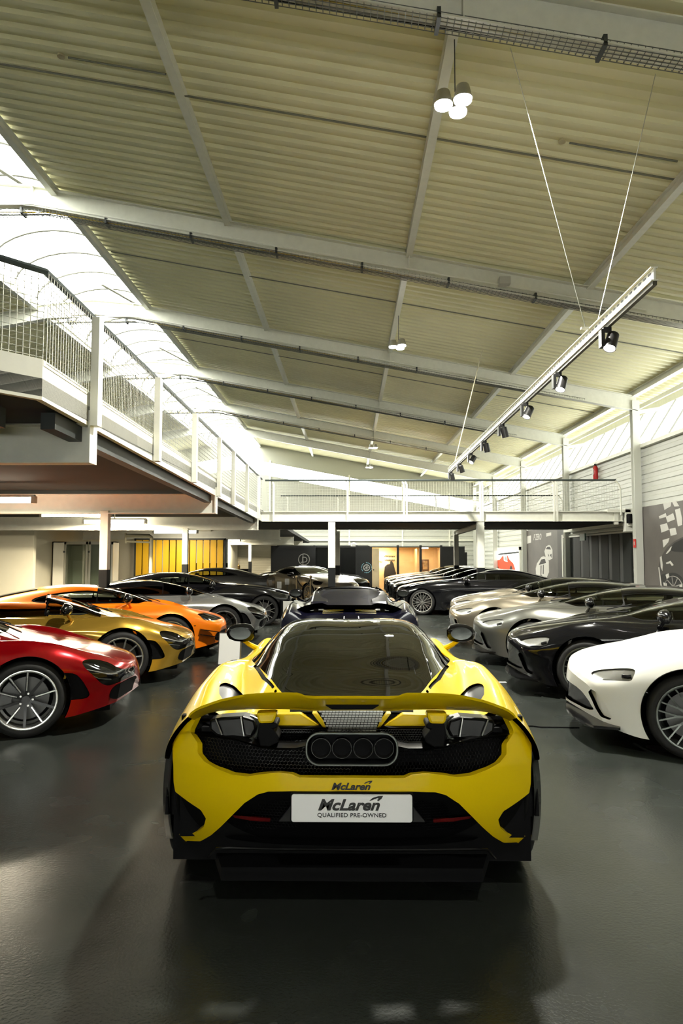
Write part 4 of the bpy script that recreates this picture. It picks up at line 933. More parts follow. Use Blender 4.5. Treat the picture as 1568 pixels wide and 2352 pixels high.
FE = dict(   # front-engined fastback coupe
 A=[(0,0,.62),(.05,0,.70),(.3,0,.80),(.8,0,.89),(1.3,0,.945),(1.75,0,.985),(2.1,0,1.12),(2.45,0,1.23),(2.75,0,1.275),(3.1,0,1.28),(3.5,0,1.23),(3.9,0,1.12),(4.3,0,1.0),(4.6,0,.95),(4.72,0,.92)],
 B=[(0,.25,.61),(.05,.32,.69),(.3,.38,.785),(.8,.45,.875),(1.3,.52,.93),(1.75,.60,.975),(2.1,.58,1.09),(2.45,.54,1.19),(2.75,.52,1.235),(3.1,.52,1.24),(3.5,.5,1.19),(3.9,.48,1.09),(4.3,.48,.98),(4.6,.48,.93),(4.72,.48,.9)],
 C=[(0,.45,.60),(.05,.52,.67),(.3,.58,.76),(.8,.63,.85),(1.3,.68,.905),(1.75,.72,.93),(2.1,.73,.935),(2.75,.74,.945),(3.3,.73,.96),(3.9,.68,.96),(4.3,.64,.94),(4.72,.6,.9)],
 D=[(0,.6,.58),(.05,.66,.64),(.3,.73,.73),(.8,.81,.84),(1.3,.83,.89),(1.75,.82,.905),(2.1,.81,.91),(2.75,.81,.925),(3.3,.83,.95),(3.8,.85,.96),(4.3,.82,.93),(4.72,.78,.88)],
 E=[(0,.68,.54),(.05,.76,.57),(.3,.85,.62),(.8,.93,.68),(1.3,.935,.70),(1.75,.92,.70),(2.4,.91,.72),(3.0,.93,.73),(3.6,.965,.75),(4.2,.94,.76),(4.72,.86,.75)],
 F=[(0,.66,.38),(.05,.75,.36),(.3,.85,.34),(.8,.93,.37),(1.3,.92,.37),(1.75,.87,.36),(2.4,.86,.35),(3.0,.9,.37),(3.6,.955,.4),(4.2,.93,.43),(4.72,.84,.45)],
 G=[(0,.6,.2),(.05,.72,.17),(.3,.85,.15),(.8,.92,.15),(1.3,.91,.15),(1.75,.89,.15),(2.4,.88,.15),(3.0,.9,.15),(3.6,.93,.16),(4.2,.9,.2),(4.72,.82,.3)],
 front=[(0,.40),(.3,.28),(.8,.07),(1.2,0),(4.72,0)], rake=[(0,.1),(.4,0),(4.72,0)])
def squash(z, z0, k): return z0+(z-z0)*k if z > z0 else z
for tb_, z0_, k_ in ((M7, .88, .84), (GT, .90, .86), (FE, .97, .84)):
    for key in 'AB': tb_[key] = [(a, b, squash(c, z0_, k_)) for a, b, c in tb_[key]]
def seat(parent, x, y, z, m, s=1):
    a = MB(); a.box(x-.2, x+.3, y-.22, y+.22, z-.12, z+.02)
    a.add([(x-.32, y-.2, z+.55), (x-.32, y+.2, z+.55), (x-.15, y+.22, z), (x-.15, y-.22, z), (x-.22, y-.15, z+.56), (x-.22, y+.15, z+.56), (x-.02, y+.2, z), (x-.02, y-.2, z)], [(0,1,2,3)[::-1],(4,5,6,7),(0,4,5,1),(1,5,6,2),(2,6,7,3),(3,7,4,0)])
    o = a.build('seat', m, parent, local=True, bevel=.04)
    h = MB(); h.box(x-.34, x-.24, y-.11, y+.11, z+.52, z+.70); h.build('headrest', m, o, local=True, bevel=.035)
def wiper(parent, P, m): 
    a = MB(); a.tube(P, .008, 5); a.build('wiper', m, parent, local=True)
def make_car(name, tb, L, pm, loc, rz, label, cat='car', group=None, wheels='ten', wface=None, fa=1.08, wb=2.67, R=(.335, .345), rimr=(.255, .26),
             ns=120, nj=48, roofm=None, open_top=False, regions=(), wind=None, sidewin=None, rearwin=None, mirror_s=1.75, mirror_m=None, arch_r=.375,
             glass=None, simple=False, seatm=None, visible_side=None, mir=True, head=1.99, cut_rear=None, wheels_on=(1, 1, 1, 1), extra=None, sill=True, rimw=.035, grille=True, lamp_bars=()):
    root = empty(name, loc, rz, label, cat, group)
    xf = lambda v: (L/2-v[0], v[1], v[2])      # nose at +x ; mirror flips handedness, handled by face order
    full, T, Sg = body_grid(tb, L, ns, nj)
    body = Patch.grid(full, T, Sg)
    # orient: normals must point outward (up at the roof)
    k = len(body.D)//2
    if body.D[k, 5] < 0: body.D[:, 3:6] *= -1
    for idx in ((0,) if cut_rear is not None else (0, -1)):       # rounded closing faces at nose and tail
        P = full[idx]; sg = -1 if idx == 0 else 1; c = np.array([P[nj][0]+sg*.0, 0, P[0][2]+.02]); K = 7
        rows = [P]
        for q in range(1, K+1):
            t = 1-q/K; R_ = c+(P-c)*t; R_[:, 0] = P[:, 0]*t+(P[nj, 0])*(1-t)+sg*.03*(1-t*t)*(1 if idx == 0 else 1); rows.append(R_)
        G_ = np.array(rows)
        if idx == 0: G_ = G_[::-1]
        cp = Patch.grid(G_, np.full(G_.shape[:2], 9.), np.full(G_.shape[:2], 0. if idx == 0 else L))
        if (cp.D[:, 3].mean()*sg) < 0: cp.D[:, 3:6] *= -1
        body = body.merge(cp)
    glass = glass or GLASS; pr = {}
    side = lambda D: .30-np.abs(D[:, 1])
    base = body.D.copy()
    def on_body(path, sg, off=0):
        out = []
        for ps, pz in path:
            m_ = (base[:, 1]*sg > .3); q = base[m_]; k_ = np.argmin((q[:, 7]-ps)**2+(q[:, 2]-pz)**2); v_ = q[k_]; out.append(xf(v_[:3]+v_[3:6]*off))
        return out
    if lamp_bars:
        for sg in (-1, 1):
            for path, r_, mm in lamp_bars:
                a = MB(); a.tube(on_body(path, sg, -.012), r_, 6); a.build('lamp_bar', mm, root, True, local=True)
    # wheel arches
    for cx in (fa, fa+wb):
        r = arch_r
        arch = fmax(lambda D, cx=cx, r=r: np.hypot(D[:, 0]-cx, D[:, 2]-.345)-r, side)
        _, body = body.clip(arch)
    if cut_rear is not None: _, body = body.clip(cut_rear)
    # glasshouse
    if wind is not None:
        g, body = body.clip(wind)
        gi, rimp = g.clip(grow(wind, -.018)); rimp.build('windscreen_frame', CARBON, root, xf, -.001, .01); gi.build('windscreen', glass, root, xf, -.004)
    if open_top:
        hole, body = body.clip(open_top)
    if sidewin is not None:
        g, body = body.clip(fmax(sidewin, side)); gi, rimp = g.clip(grow(sidewin, -.02)); rimp.build('window_surround', CARBON, root, xf, -.002, .01)
        gi.build('side_window', glass, root, xf, -.006)
    if rearwin is not None:
        g, body = body.clip(rearwin); g.build('rear_window', GLASSD, root, xf, -.003, .01)
    if roofm is not None:
        rf, reg = roofm; g, body = body.clip(reg); g.build('roof_panel', rf, root, xf, 0, rimw)
    for rn, f, m_, off in regions:
        g, body = body.clip(f)
        if rn == 'headlight':
            g.build('headlight', m_, root, xf, -.035 if m_ is BLACK else -.012, 0); hl = g.build('headlight_lens', LAMPGL, root, xf, -.002, .0)
        elif m_ is not None: g.build(rn, m_, root, xf, off, 0.012 if off >= 0 else 0)
    body.build('body_shell', pm, root, xf, 0, rimw)
    # underbody, nose and tail closing faces
    ub = MB(); z0 = .15
    pts = [(L/2-.35, -.62), (L/2-.2, 0), (L/2-.35, .62), (L/2-.8, .68), (-L/2+.5, .70), (-L/2+.2, .6), (-L/2+.2, -.6), (-L/2+.5, -.70), (L/2-.8, -.68)]
    ub.prism([(x, y, z0-.02) for x, y in pts], (0, 0, .06))
    for xx in (L/2-fa-.42, L/2-fa+.42, L/2-fa-wb-.42, L/2-fa-wb+.42): ub.box(xx-.02, xx+.02, -.86, .86, .16, .58)
    ub.box(L/2-fa-wb+.42, L/2-fa-.42, -.84, .84, .14, .3)
    for cx in (fa, fa+wb):
        for sg in (-1, 1):
            N = 14; V = []
            for k in range(N+1):
                a = pi*k/N; V += [(L/2-cx+cos(a)*arch_r*1.0, sg*.60, .345+sin(a)*arch_r*1.0), (L/2-cx+cos(a)*arch_r*1.0, sg*.92, .345+sin(a)*arch_r*1.0)]
            ub.add([(x, y, min(z, .75)) for x, y, z in V], [(2*k, 2*k+1, 2*k+3, 2*k+2) for k in range(N)])
    ub.build('underbody', BLACKM, root, local=True)
    # cabin
    fl = .32
    cb = MB(); cx = L/2-2.35
    cb.box(cx-.75, cx+1.0, -.66, .66, .22, .30); cb.box(cx-.85, cx-.72, -.62, .62, .25, .80)
    cb.box(cx+.55, cx+.95, -.62, .62, .55, .80); cb.box(cx-.7, cx+.6, -.1, .1, .3, .5)
    cb.build('cabin_trim', SEAT, root, local=True, bevel=.03)
    if not simple:
        for sg in (-1, 1): seat(root, cx-.2, sg*.34, .38, seatm or SEAT)
        sw = MB(); sw.tube([(cx+.38+.03*sin(a), -.34+.18*cos(a) if True else 0, .74+.17*sin(a)) for a in [2*pi*k/20 for k in range(20)]], .014, 6, True); sw.build('steering_wheel', BLACKM, root, local=True)
    if mir:
        for sg in (-1, 1):
            mx = L/2-mirror_s; Y = sg*.93
            a = MB(); N = 14; 
            rings = []
            for (yy, sx, sz, dx, dz) in ((-.11, .03, .035, .0, 0), (-.09, .055, .065, .005, 0), (-.03, .07, .08, .01, .0), (.05, .065, .072, .0, .0), (.10, .045, .05, -.01, 0), (.12, .01, .015, -.015, 0)):
                rings.append([(mx+dx+cos(t)*sx*(1.3 if cos(t) > 0 else .6), Y+sg*yy, .965+dz+sin(t)*sz) for t in [2*pi*k/N for k in range(N)]])
            V = [p for r in rings for p in r]; a.add(V, [((i*N+k), (i*N+(k+1) % N), ((i+1)*N+(k+1) % N), ((i+1)*N+k)) for i in range(len(rings)-1) for k in range(N)])
            mo = a.build('door_mirror', mirror_m or CARBON, root, True, local=True)
            g = MB(); g.prism([(mx-.047, Y+.088*cos(2*pi*k/20), .965+.052*sin(2*pi*k/20)) for k in range(20)], (-.003, 0, 0)); g.build('mirror_glass', mat('mirror_glass', (.22,.23,.22), .05, 1), mo, local=True)
            st = MB(); st.tube([(mx+.03, Y-sg*.0, .91), (mx+.06, Y-sg*.06, .86), (mx+.10, Y-sg*.16, .80)], [.018, .02, .028], 8); st.build('mirror_stalk', pm, mo, True, local=True)
    for i, (cx_, sg) in enumerate(((fa, -1), (fa, 1), (fa+wb, -1), (fa+wb, 1))):
        if not wheels_on[i]: continue
        fr = cx_ == fa
        ye = float(spl([(a, b) for a, b, c in tb['F']], np.array([cx_]))[0])-.02
        wheel(root, L/2-cx_, sg*ye, sg, wheels, R[0 if fr else 1], rimr[0 if fr else 1], .24 if fr else .3, face=wface)
    if extra: extra(root, xf, L)
    return root
# windscreen / window masks as functions of (s, z, t)
def wind_mask(s0, s1, drop=.25, tmax=1.75):
    """t<tmax, from cowl curve to header"""
    lo = lambda D: (s0+drop*(D[:, 6]/1.75)**2.2-D[:, 7])
    hi = lambda D: (D[:, 7]-(s1+.05*(D[:, 6]/1.75)**2))
    return fmax(lo, hi, lambda D: (D[:, 6]-tmax)*.2, lambda D: -(D[:, 2]-.70))
# ================================================================== PARKED CARS
# side-view outlines (distance from nose, height)
HL7 = [(.515,.645),(.475,.654),(.403,.65),(.299,.625),(.136,.567),(.0,.50),(-.06,.46),(-.02,.425),(.042,.405),(.104,.398),(.179,.42),(.255,.465),(.344,.519),(.438,.572),(.49,.608)]
VENT7 = [(.76,.56),(.709,.555),(.575,.54),(.487,.485),(.414,.424),(.344,.354),(.335,.325),(.391,.305),(.588,.305),(.76,.305)]
LOW7 = [(-.1,.36),(.5,.35),(.70,.335),(.78,.29),(.77,.23),(.6,.215),(-.1,.215)]
def regs7(hl=HL7, low=LOW7, vent=VENT7, lowm=BLACKM):
    side = lambda D: .40-np.abs(D[:, 1])
    r = [('headlight', fmax(sdpoly(hl, 7, 2, 1), lambda D: .42-np.abs(D[:, 1])), BLACK, -.02)]
    if vent: r.append(('side_intake', fmax(sdpoly(vent, 7, 2, 1), side), BLACKM, -.03))
    r.append(('bumper_insert', fmin(fmax(sdpoly(low, 1, 2, 1), lambda D: D[:, 7]-.08), fmax(sdpoly([(-.1,.41),(.03,.40),(.075,.34),(.06,.26),(-.1,.235)], 7, 2, 1), lambda D: .3-np.abs(D[:, 1]))), lowm, .004))
    return r
S7 = [(1.50,.90),(1.62,.885),(2.3,.885),(2.9,.915),(3.12,.95),(2.98,1.03),(2.7,1.09),(2.35,1.125),(2.1,1.10),(1.8,1.02)]
S7 = [(a, squash(b, .88, .84)) for a, b in S7]
SIDE7 = fmax(lambda D: (1.0-D[:, 6])*.3, sdpoly(S7, 7, 2, 1))
def spider_cut(D):   # the glasshouse behind the screen header and ahead of the rear deck
    return np.maximum.reduce([1.93-D[:, 7], D[:, 7]-3.05-.05*np.abs(D[:, 1]), .873-D[:, 2], (D[:, 6]-2.55)*.3])
def spider_parts(root, xf, L, pm, roll=SEAT):
    m = MB()
    for sg in (-1, 1):
        m.tube([xf(p) for p in ((1.32, sg*.70, .86), (1.6, sg*.61, .965), (1.88, sg*.52, 1.045), (1.96, sg*.46, 1.07))], .02, 8)
    m.tube([xf((1.95, y, 1.075-.05*(y/.5)**2)) for y in (-.5, -.3, 0, .3, .5)], .024, 8)
    m.build('windscreen_header', CARBON, root, True, local=True)
    for sg in (-1, 1):
        b = MB(); P = [(2.92, .78), (2.90, 1.03), (3.0, 1.07), (3.3, 1.03), (3.75, .96), (3.9, .90), (3.6, .86)]
        b.prism([xf((s, sg*.30, z)) for s, z in P], (0, sg*.26, 0)); b.build('rear_buttress', pm, root, local=True, bevel=.03)
    b = MB(); b.box(L/2-3.02, L/2-2.9, -.62, .62, .5, 1.0); b.build('rear_bulkhead', SEAT, root, local=True, bevel=.04)
def splitter(root, L, z=.15, w=.93, out=.03, m=CARBON, k=.46, back=.75):
    P = []; N = 16
    for i in range(N+1):
        y = -w+2*w*i/N; P.append((L/2-.14-k*abs(y/.95)**2.2+out, y, z))
    P += [(L/2-back, w, z), (L/2-back, -w, z)]
    a = MB(); a.prism(P, (0, 0, .022)); a.build('front_splitter', m, root, local=True)
def place(L, fa, Xw, Yw, rz, side):
    """centre of a car whose front wheel face stands at (Xw, Yw)"""
    lx, ly = L/2-fa, side*.93; c, s_ = cos(rz), sin(rz)
    return (Xw-(lx*c-ly*s_), Yw-(lx*s_+ly*c), 0)
def lcar(label, pm, Xw, Yw, rz=radians(8), **kw):
    L = kw.pop('L', 4.54); tb = kw.pop('tb', M7); fa = kw.setdefault('fa', 1.08)
    return make_car(kw.pop('name', 'sports_car'), tb, L, pm, place(L, fa, Xw, Yw, rz, -1), rz, label, **kw)
def rcar(label, pm, Xw, Yw, rz=pi-radians(23), **kw):
    L = kw.pop('L', 4.68); tb = kw.pop('tb', GT); fa = kw.setdefault('fa', 1.03)
    return make_car(kw.pop('name', 'sports_car'), tb, L, pm, place(L, fa, Xw, Yw, rz, 1), rz, label, **kw)
REFL = mat('lamp_reflector', (.6,.6,.57), .22, .75)
RED = mat('paint_red', (.34,.003,.006), .18, .6, coat=.8, spec=.25)
GOLD = mat('paint_gold', (.50,.31,.045), .2, .7, coat=.7, spec=.25)
ORANGE = mat('paint_orange', (.85,.19,.006), .3, .15, coat=.6, spec=.2)
SILVER = mat('paint_silver', (.40,.41,.40), .2, .75, coat=.5, spec=.25)
GREY = mat('paint_grey', (.17,.17,.15), .28, .7, coat=.5, spec=.25)
CHAMP = mat('paint_champagne', (.30,.265,.20), .26, .7, coat=.5, spec=.25)
WHITEP = mat('paint_white', (.80,.80,.76), .3, 0, coat=.5, spec=.25)
BLACKP = mat('paint_black', (.004,.004,.005), .12, .0, coat=.5, spec=.25)
NAVY = mat('paint_midnight', (.006,.006,.016), .15, .2, coat=.5, spec=.25)
DKGREY = mat('paint_dark_grey', (.03,.032,.034), .25, .6, coat=.5, spec=.25)
w7 = wind_mask(1.27, 1.93, .24, 1.9)
w7c = wind_mask(1.27, 2.12, .24, 1.9)
def wipers(root, xf, L, s0=1.16, z=.85):
    w_ = MB(); w_.tube([xf(p) for p in ((s0, -.28, z+.02), (s0+.30, .18, z+.12))], .007, 5); w_.build('wiper', BLACKM, root, local=True)
    w_ = MB(); w_.tube([xf(p) for p in ((s0+.02, .22, z+.02), (s0+.26, .55, z+.06))], .007, 5); w_.build('wiper', BLACKM, root, local=True)
def stalk_line(root, xf, s, m=None, z0=.70, z1=1.02, y=-.90):
    pass
LB7 = [([(.47,.575),(.36,.56),(.24,.535),(.13,.515),(.05,.50)], .007, SILV), ([(.34,.50),(.24,.475),(.15,.46),(.08,.455)], .005, GRW)]
LBG = [([(.47,.625),(.42,.622),(.37,.618)], .018, BLACK), ([(.46,.600),(.36,.592),(.25,.59),(.16,.583)], .005, SILV)]
def spx(pm):
    def f(r, xf, L): spider_parts(r, xf, L, pm); wipers(r, xf, L)
    return f
lcar('metallic red open sports car, nearest of the left row', RED, -2.87, 6.12, radians(23), regions=regs7(), wind=w7, open_top=spider_cut, lamp_bars=LB7, wheels='ten_two', wface=SILVD, ns=190, nj=64, extra=spx(RED))
lcar('gold open sports car with silver ten-spoke wheels, behind the red one', GOLD, -2.83, 8.55, radians(23), regions=regs7(), wind=w7, open_top=spider_cut, lamp_bars=LB7, wheels='ten', ns=170, nj=60, extra=spx(GOLD))
# orange coupe: boomerang lamps, big bumper openings, canards
HLO = [(.60,.70),(.40,.69),(.30,.64),(.10,.60),(.12,.575),(.33,.585),(.42,.60),(.50,.655)]
LOWO = [(-.1,.48),(.6,.47),(.80,.46),(.86,.38),(.82,.25),(.7,.20),(-.1,.20)]
def orange_x(r, xf, L):
    splitter(r, L, .14, .93, .05, ALU, .40, .4)
    a = MB()
    for z in (.42, .34):
        for sg in (-1, 1): a = MB(); a.bar(xf((.62, sg*.93, z+.04)), xf((.30, sg*.93, z-.02)), .08, .012); a.build('canard', CARBON, r, local=True)
    wipers(r, xf, L)
    f = MB(); f.prism([xf((1.78, -.90, .83)), xf((1.70, -.90, .90)), xf((1.95, -.93, .80)), xf((2.0, -.93, .74))], (0, -.05, 0)); f.build('mirror_foot', ORANGE, r, local=True)
lcar('bright orange coupe behind the gold open car', ORANGE, -2.77, 10.65, radians(23), regions=regs7(HLO, LOWO, [(.72,.50),(.60,.53),(.56,.50),(.72,.47)]), wind=w7c, sidewin=SIDE7, wheels='black', ns=140, nj=52, extra=orange_x,
     rearwin=lambda D: np.maximum.reduce([3.0-D[:, 7], D[:, 7]-4.2, np.abs(D[:, 1])-.42, D[:, 6]-3]))
# silver with black glasshouse
ROOF7 = fmax(lambda D: 2.0-D[:, 7], lambda D: D[:, 7]-3.3, lambda D: (D[:, 6]-1.95)*.3)
lcar('silver coupe with black roof and black wheels, behind the orange car', SILVER, -2.33, 12.75, radians(23), regions=regs7(), wind=w7c, sidewin=SIDE7, roofm=(BLACKP, ROOF7), lamp_bars=LB7, wheels='black', ns=120, nj=48, glass=GLASSD, extra=lambda r, xf, L: wipers(r, xf, L))
# front-engined coupes
HLF = [(.55,.79),(.35,.78),(.16,.71),(.12,.66),(.30,.66),(.48,.72)]
LOWF = [(-.1,.62),(.02,.60),(.05,.40),(.04,.28),(-.1,.26)]
SF_ = [(1.85,.955),(2.05,.945),(2.8,.95),(3.4,.975),(3.85,1.0),(3.6,1.09),(3.25,1.16),(2.8,1.195),(2.5,1.17),(2.2,1.08)]
SF_ = [(a, squash(b, .97, .84)) for a, b in SF_]
SIDEF = fmax(lambda D: (1.02-D[:, 6])*.3, sdpoly(SF_, 7, 2, 1))
wf = wind_mask(1.74, 2.5, .2, 1.9)
def regsf(): return [('headlight', fmax(sdpoly(HLF, 7, 2, 1), lambda D: .45-np.abs(D[:, 1])), BLACK, -.02), ('grille', fmax(sdpoly(LOWF, 7, 2, 1), lambda D: np.abs(D[:, 1])-.50), BLACKM, -.02)]
REARF = lambda D: np.maximum.reduce([3.45-D[:, 7], D[:, 7]-4.25, np.abs(D[:, 1])-.48, D[:, 6]-2])
lcar('long black front-engined coupe, farthest of the left row', BLACKP, -1.96, 15.8, radians(17), tb=FE, L=4.72, fa=.84, wb=2.8, regions=regsf(), wind=wf, sidewin=SIDEF, rearwin=REARF, wheels='y', wface=DKW, mirror_s=2.05, ns=120, nj=48, R=(.35, .355), rimr=(.265, .265), arch_r=.385,
     extra=lambda r, xf, L: [wipers(r, xf, L, 1.66, .96)])
def ducktail(r, xf, L):
    a = MB(); a.prism([xf((4.45, -.7, .93)), xf((4.75, -.7, 1.04)), xf((4.78, -.7, 1.01)), xf((4.72, -.7, .9))], (0, 1.4, 0)); a.build('tail_spoiler', BLACKP, r, local=True)
rcar('dark coupe with raised tail spoiler, seen past the long black coupe', DKGREY, -6.45, 21.4, pi-.05, tb=FE, L=4.72, fa=.84, wb=2.8, regions=regsf(), wind=wf, sidewin=SIDEF, wheels='black', mirror_s=2.05, ns=90, nj=36, simple=True, extra=ducktail)
# right row
HLG = [(.086,.600),(.151,.631),(.240,.653),(.355,.674),(.477,.686),(.522,.68),(.52,.663),(.485,.62),(.455,.588),(.343,.583),(.263,.581),(.129,.570)]
def regsg():
    return [('headlight', fmax(sdpoly(HLG, 7, 2, 1), lambda D: .42-np.abs(D[:, 1])), REFL, -.012),
            ('bumper_insert', fmax(sdpoly([(-.1,.46),(.45,.45),(.56,.41),(.64,.31),(.62,.25),(-.1,.24)], 1, 2, 1), lambda D: D[:, 7]-.10), CARBON, -.02)]
BLADE = fmax(sdpoly([(-.03,.485),(.02,.475),(.045,.425),(.07,.36),(.095,.285),(.07,.24),(-.03,.245)], 7, 2, 1), lambda D: .66-np.abs(D[:, 1]))
SG_ = [(1.62,.91),(1.8,.90),(2.6,.90),(3.2,.935),(3.75,.985),(3.5,1.05),(3.1,1.11),(2.6,1.145),(2.3,1.12),(2.0,1.05)]
SG_ = [(a, squash(b, .90, .86)) for a, b in SG_]
SIDEG = fmax(lambda D: (1.02-D[:, 6])*.3, sdpoly(SG_, 7, 2, 1))
wg = wind_mask(1.32, 2.22, .26, 1.9)
ROOFG = fmax(lambda D: 2.1-D[:, 7], lambda D: D[:, 7]-4.1, lambda D: (D[:, 6]-1.95)*.3)
def gtx(pm, reflect=True):
    def f(r, xf, L):
        splitter(r, L, .185, .90, .15, CARBON, .34, .5); wipers(r, xf, L, 1.2, .92)
        a = MB(); a.box(L/2-1.45, L/2-1.43, .90, .935, .5, .6); 
    return f
def gt(label, pm, X, Y, rz, **kw):
    kw.setdefault('ns', 130); kw.setdefault('nj', 50)
    return rcar(label, pm, X, Y, rz, regions=regsg()+[('bumper_blade', BLADE, pm, -.03)], wind=wg, sidewin=SIDEG, mirror_s=1.85, extra=gtx(pm), lamp_bars=LBG, **kw)
gt('white grand touring car with dark multi-spoke wheels, nearest of the right row', WHITEP, 2.70, 5.5, pi-radians(23), wheels='mesh_dark', ns=190, nj=64)
gt('glossy black grand touring car behind the white one', BLACKP, 2.64, 7.72, pi-radians(23), wheels='mesh_dark', ns=160, nj=56)
gt('grey grand touring car behind the glossy black one in the right row', GREY, 2.61, 9.9, pi-radians(23), wheels='mesh_dark', roofm=(BLACKP, ROOFG))
gt('champagne silver grand touring car behind the grey one', CHAMP, 2.54, 12.05, pi-radians(23), wheels='mesh_dark', roofm=(BLACKP, ROOFG))
gt('champagne coupe farthest back in the right row', CHAMP, 2.88, 14.2, pi-radians(23), wheels='mesh', roofm=(BLACKP, ROOFG), ns=110, nj=44)
# far row of front-engined coupes
fl = ['black coupe with bright multi-spoke wheels beside the bridge column', 'black coupe just behind the one with bright wheels', 'grey coupe, third of the far row by the lit room', 'dark coupe, fourth of the far row by the lit room', 'bronze coupe, last of the far row by the lit room']
for i, (pm, lab) in enumerate(zip((BLACKP, BLACKP, DKGREY, BLACKP, CHAMP), fl)):
    rcar(lab, pm, 1.97+.02*i, 18.7+2.12*i, pi-radians(13), tb=FE, L=4.72, fa=.84, wb=2.8, regions=regsf(), wind=wf, sidewin=SIDEF, wheels='mesh', mirror_s=2.05, ns=100, nj=40, R=(.35, .355), rimr=(.265, .265), arch_r=.385, simple=i > 1)
# two cars standing before the black shop wall
lcar('champagne coupe facing the camera at an angle, left of the front bridge column', CHAMP, -1.39, 22.6, radians(-58), tb=FE, L=4.72, fa=.84, wb=2.8, regions=regsf(), wind=wf, sidewin=SIDEF, rearwin=REARF, wheels='mesh', mirror_s=2.05, ns=90, nj=40, R=(.35, .355), rimr=(.265, .265), arch_r=.385)
lcar('dark coupe partly hidden behind the champagne one, before the black shop wall', BLACKP, -.75, 25.2, radians(-40), tb=FE, L=4.72, fa=.84, wb=2.8, regions=regsf(), wind=wf, sidewin=SIDEF, rearwin=REARF, wheels='mesh', mirror_s=2.05, ns=90, nj=40, R=(.35, .355), rimr=(.265, .265), arch_r=.385, simple=True)
# black open car straight ahead of the yellow one
def front_x(r, xf, L):
    spider_parts(r, xf, L, NAVY)
    N = 24; V = []
    for i in range(N+1):
        y = -.88+1.76*i/N; u = abs(y)/.88
        zt = .985-.19*max(0, (u-.4)/.6)**2-(.025 if u < .4 else 0); x = 4.48-.35*u**4
        V += [xf((x, y, zt)), xf((x-.10, y, zt-.06)), xf((x-.26, y, zt-.10)), xf((x-.10, y, zt-.02))]
    a = MB(); a.add(V, [(4*i+k, 4*i+(k+1) % 4, 4*i+4+(k+1) % 4, 4*i+4+k) for i in range(N) for k in range(4)]+[(0,1,2,3), (4*N+3,4*N+2,4*N+1,4*N)]); a.build('rear_wing', CARBON, r, True, local=True)
    for sg in (-1, 1):
        a = MB(); a.box(L/2-4.40, L/2-4.28, sg*.45-.03, sg*.45+.03, .75, .90); a.build('wing_support', BLACKM, r, local=True)
    d = MB()
    for sg in (-1, 1): 
        for k in range(6): d.box(L/2-4.0-.09*k-.03, L/2-4.0-.09*k+.03, sg*(.22 if 1 else 0)-.14, sg*.22+.14, .90-.012*k, .915-.012*k)
    d.build('engine_cover_slats', SILVER, r, local=True)
    p = MB(); p.box(-L/2-.03, -L/2-.015, -.26, .26, .45, .56); p.build('number_plate', mat('plate_white', (.8,.8,.8), .4), r, local=True, bevel=.004)
    text_mesh('McLaren', .075, BLACKM, 'plate_lettering', r, lambda u, v, w: (-L/2-.031-w, -u, .497+v), shear=.35, xs=1.25, off=.002, local=True)
    text_mesh('QUALIFIED PRE-OWNED', .028, BLACKM, 'plate_lettering', r, lambda u, v, w: (-L/2-.031-w, -u, .462+v), local=True)
make_car('sports_car', M7, 4.54, NAVY, (.0, 9.15+2.27, 0), pi/2, 'black open sports car with rear wing, straight ahead of the yellow one', regions=regs7(), wind=w7, open_top=spider_cut, wheels='black', ns=120, nj=48, extra=front_x)
# ================================================================== THE YELLOW CAR
YEL = mat('paint_yellow', (.70,.49,.002), .4, .0, coat=.45, spec=.12)
MESHM = mat('black_mesh', (.012,.012,.013), .25, .3)
MESHL = mat('pale_mesh', (.30,.29,.25), .35, .6)
SMOKE = mat('smoked_plastic', (.003,.003,.003), .3, coat=.25, spec=.2)
HX, HYT = .010, 3.03                       # car centre line and tail
HL_, HC = 4.54, 3.03+2.27
def hl(v): return (v[1]-HC, -(v[0]-HX), v[2])     # world -> car coordinates
def hb(mb, name, m, parent, smooth=False, bevel=0):
    mb.v = [hl(v) for v in mb.v]; return mb.build(name, m, parent, smooth, local=True, bevel=bevel)
def depth(x, z):      # rear fascia surface (distance from the camera plane)
    a = abs(x-HX)
    return HYT+.03+.26*(a/.9)**3+.35*max(0, (a-.84)/.12)**2+1.2*max(0, .60-z)**2*.9+.5*max(0, z-.66)**1.3
def fp(cx, cy, dz=0):       # a point on the fascia seen in the close-up crop
    px, py = 340+cx/1.668, 1340+cy/1.668; Y = 3.0
    def g(Y): p = PY(px, py, Y); return depth(p.x, p.z)+dz-Y
    while g(Y) > 0 and Y < 3.9: Y += .004
    p = PY(px, py, Y)
    return (abs(p.x-HX), p.z)
def L_(pts, dz=0): return [fp(x, y, dz) for x, y in pts]
def hero_cut(D):
    # loft gives way to the fascia at the rear: below the seam, and inboard of the lamp recess
    s, y, z = D[:, 7], np.abs(D[:, 1]), D[:, 2]
    low = np.maximum(4.02-s+(z-.3)*.12, z-.665-.10*(.90-y))
    inner = np.maximum(4.26-s, np.minimum(4.37-s, 0)*0+np.where(y < .70, -1., 4.32-s))
    return np.minimum(low, inner)
REARG = [(2.0,.70),(2.9,.665),(3.2,.61),(3.52,.52),(3.87,.40),(4.12,.31),(4.3,.29)]
MH = dict(M7)
MH['E'] = [r for r in M7['E'] if r[0] < 3.2]+[(3.3,.0,0)]
MH['E'] = [r for r in M7['E'] if r[0] < 3.2]+[(3.3,.94,.68),(3.75,.935,.69),(4.05,.91,.71),(4.3,.87,.72),(4.54,.83,.72)]
MH['D'] = [r for r in M7['D'] if r[0] < 3.3]+[(3.4,.81,.945),(3.8,.785,.945),(4.1,.755,.92),(4.3,.73,.895),(4.54,.69,.87)]
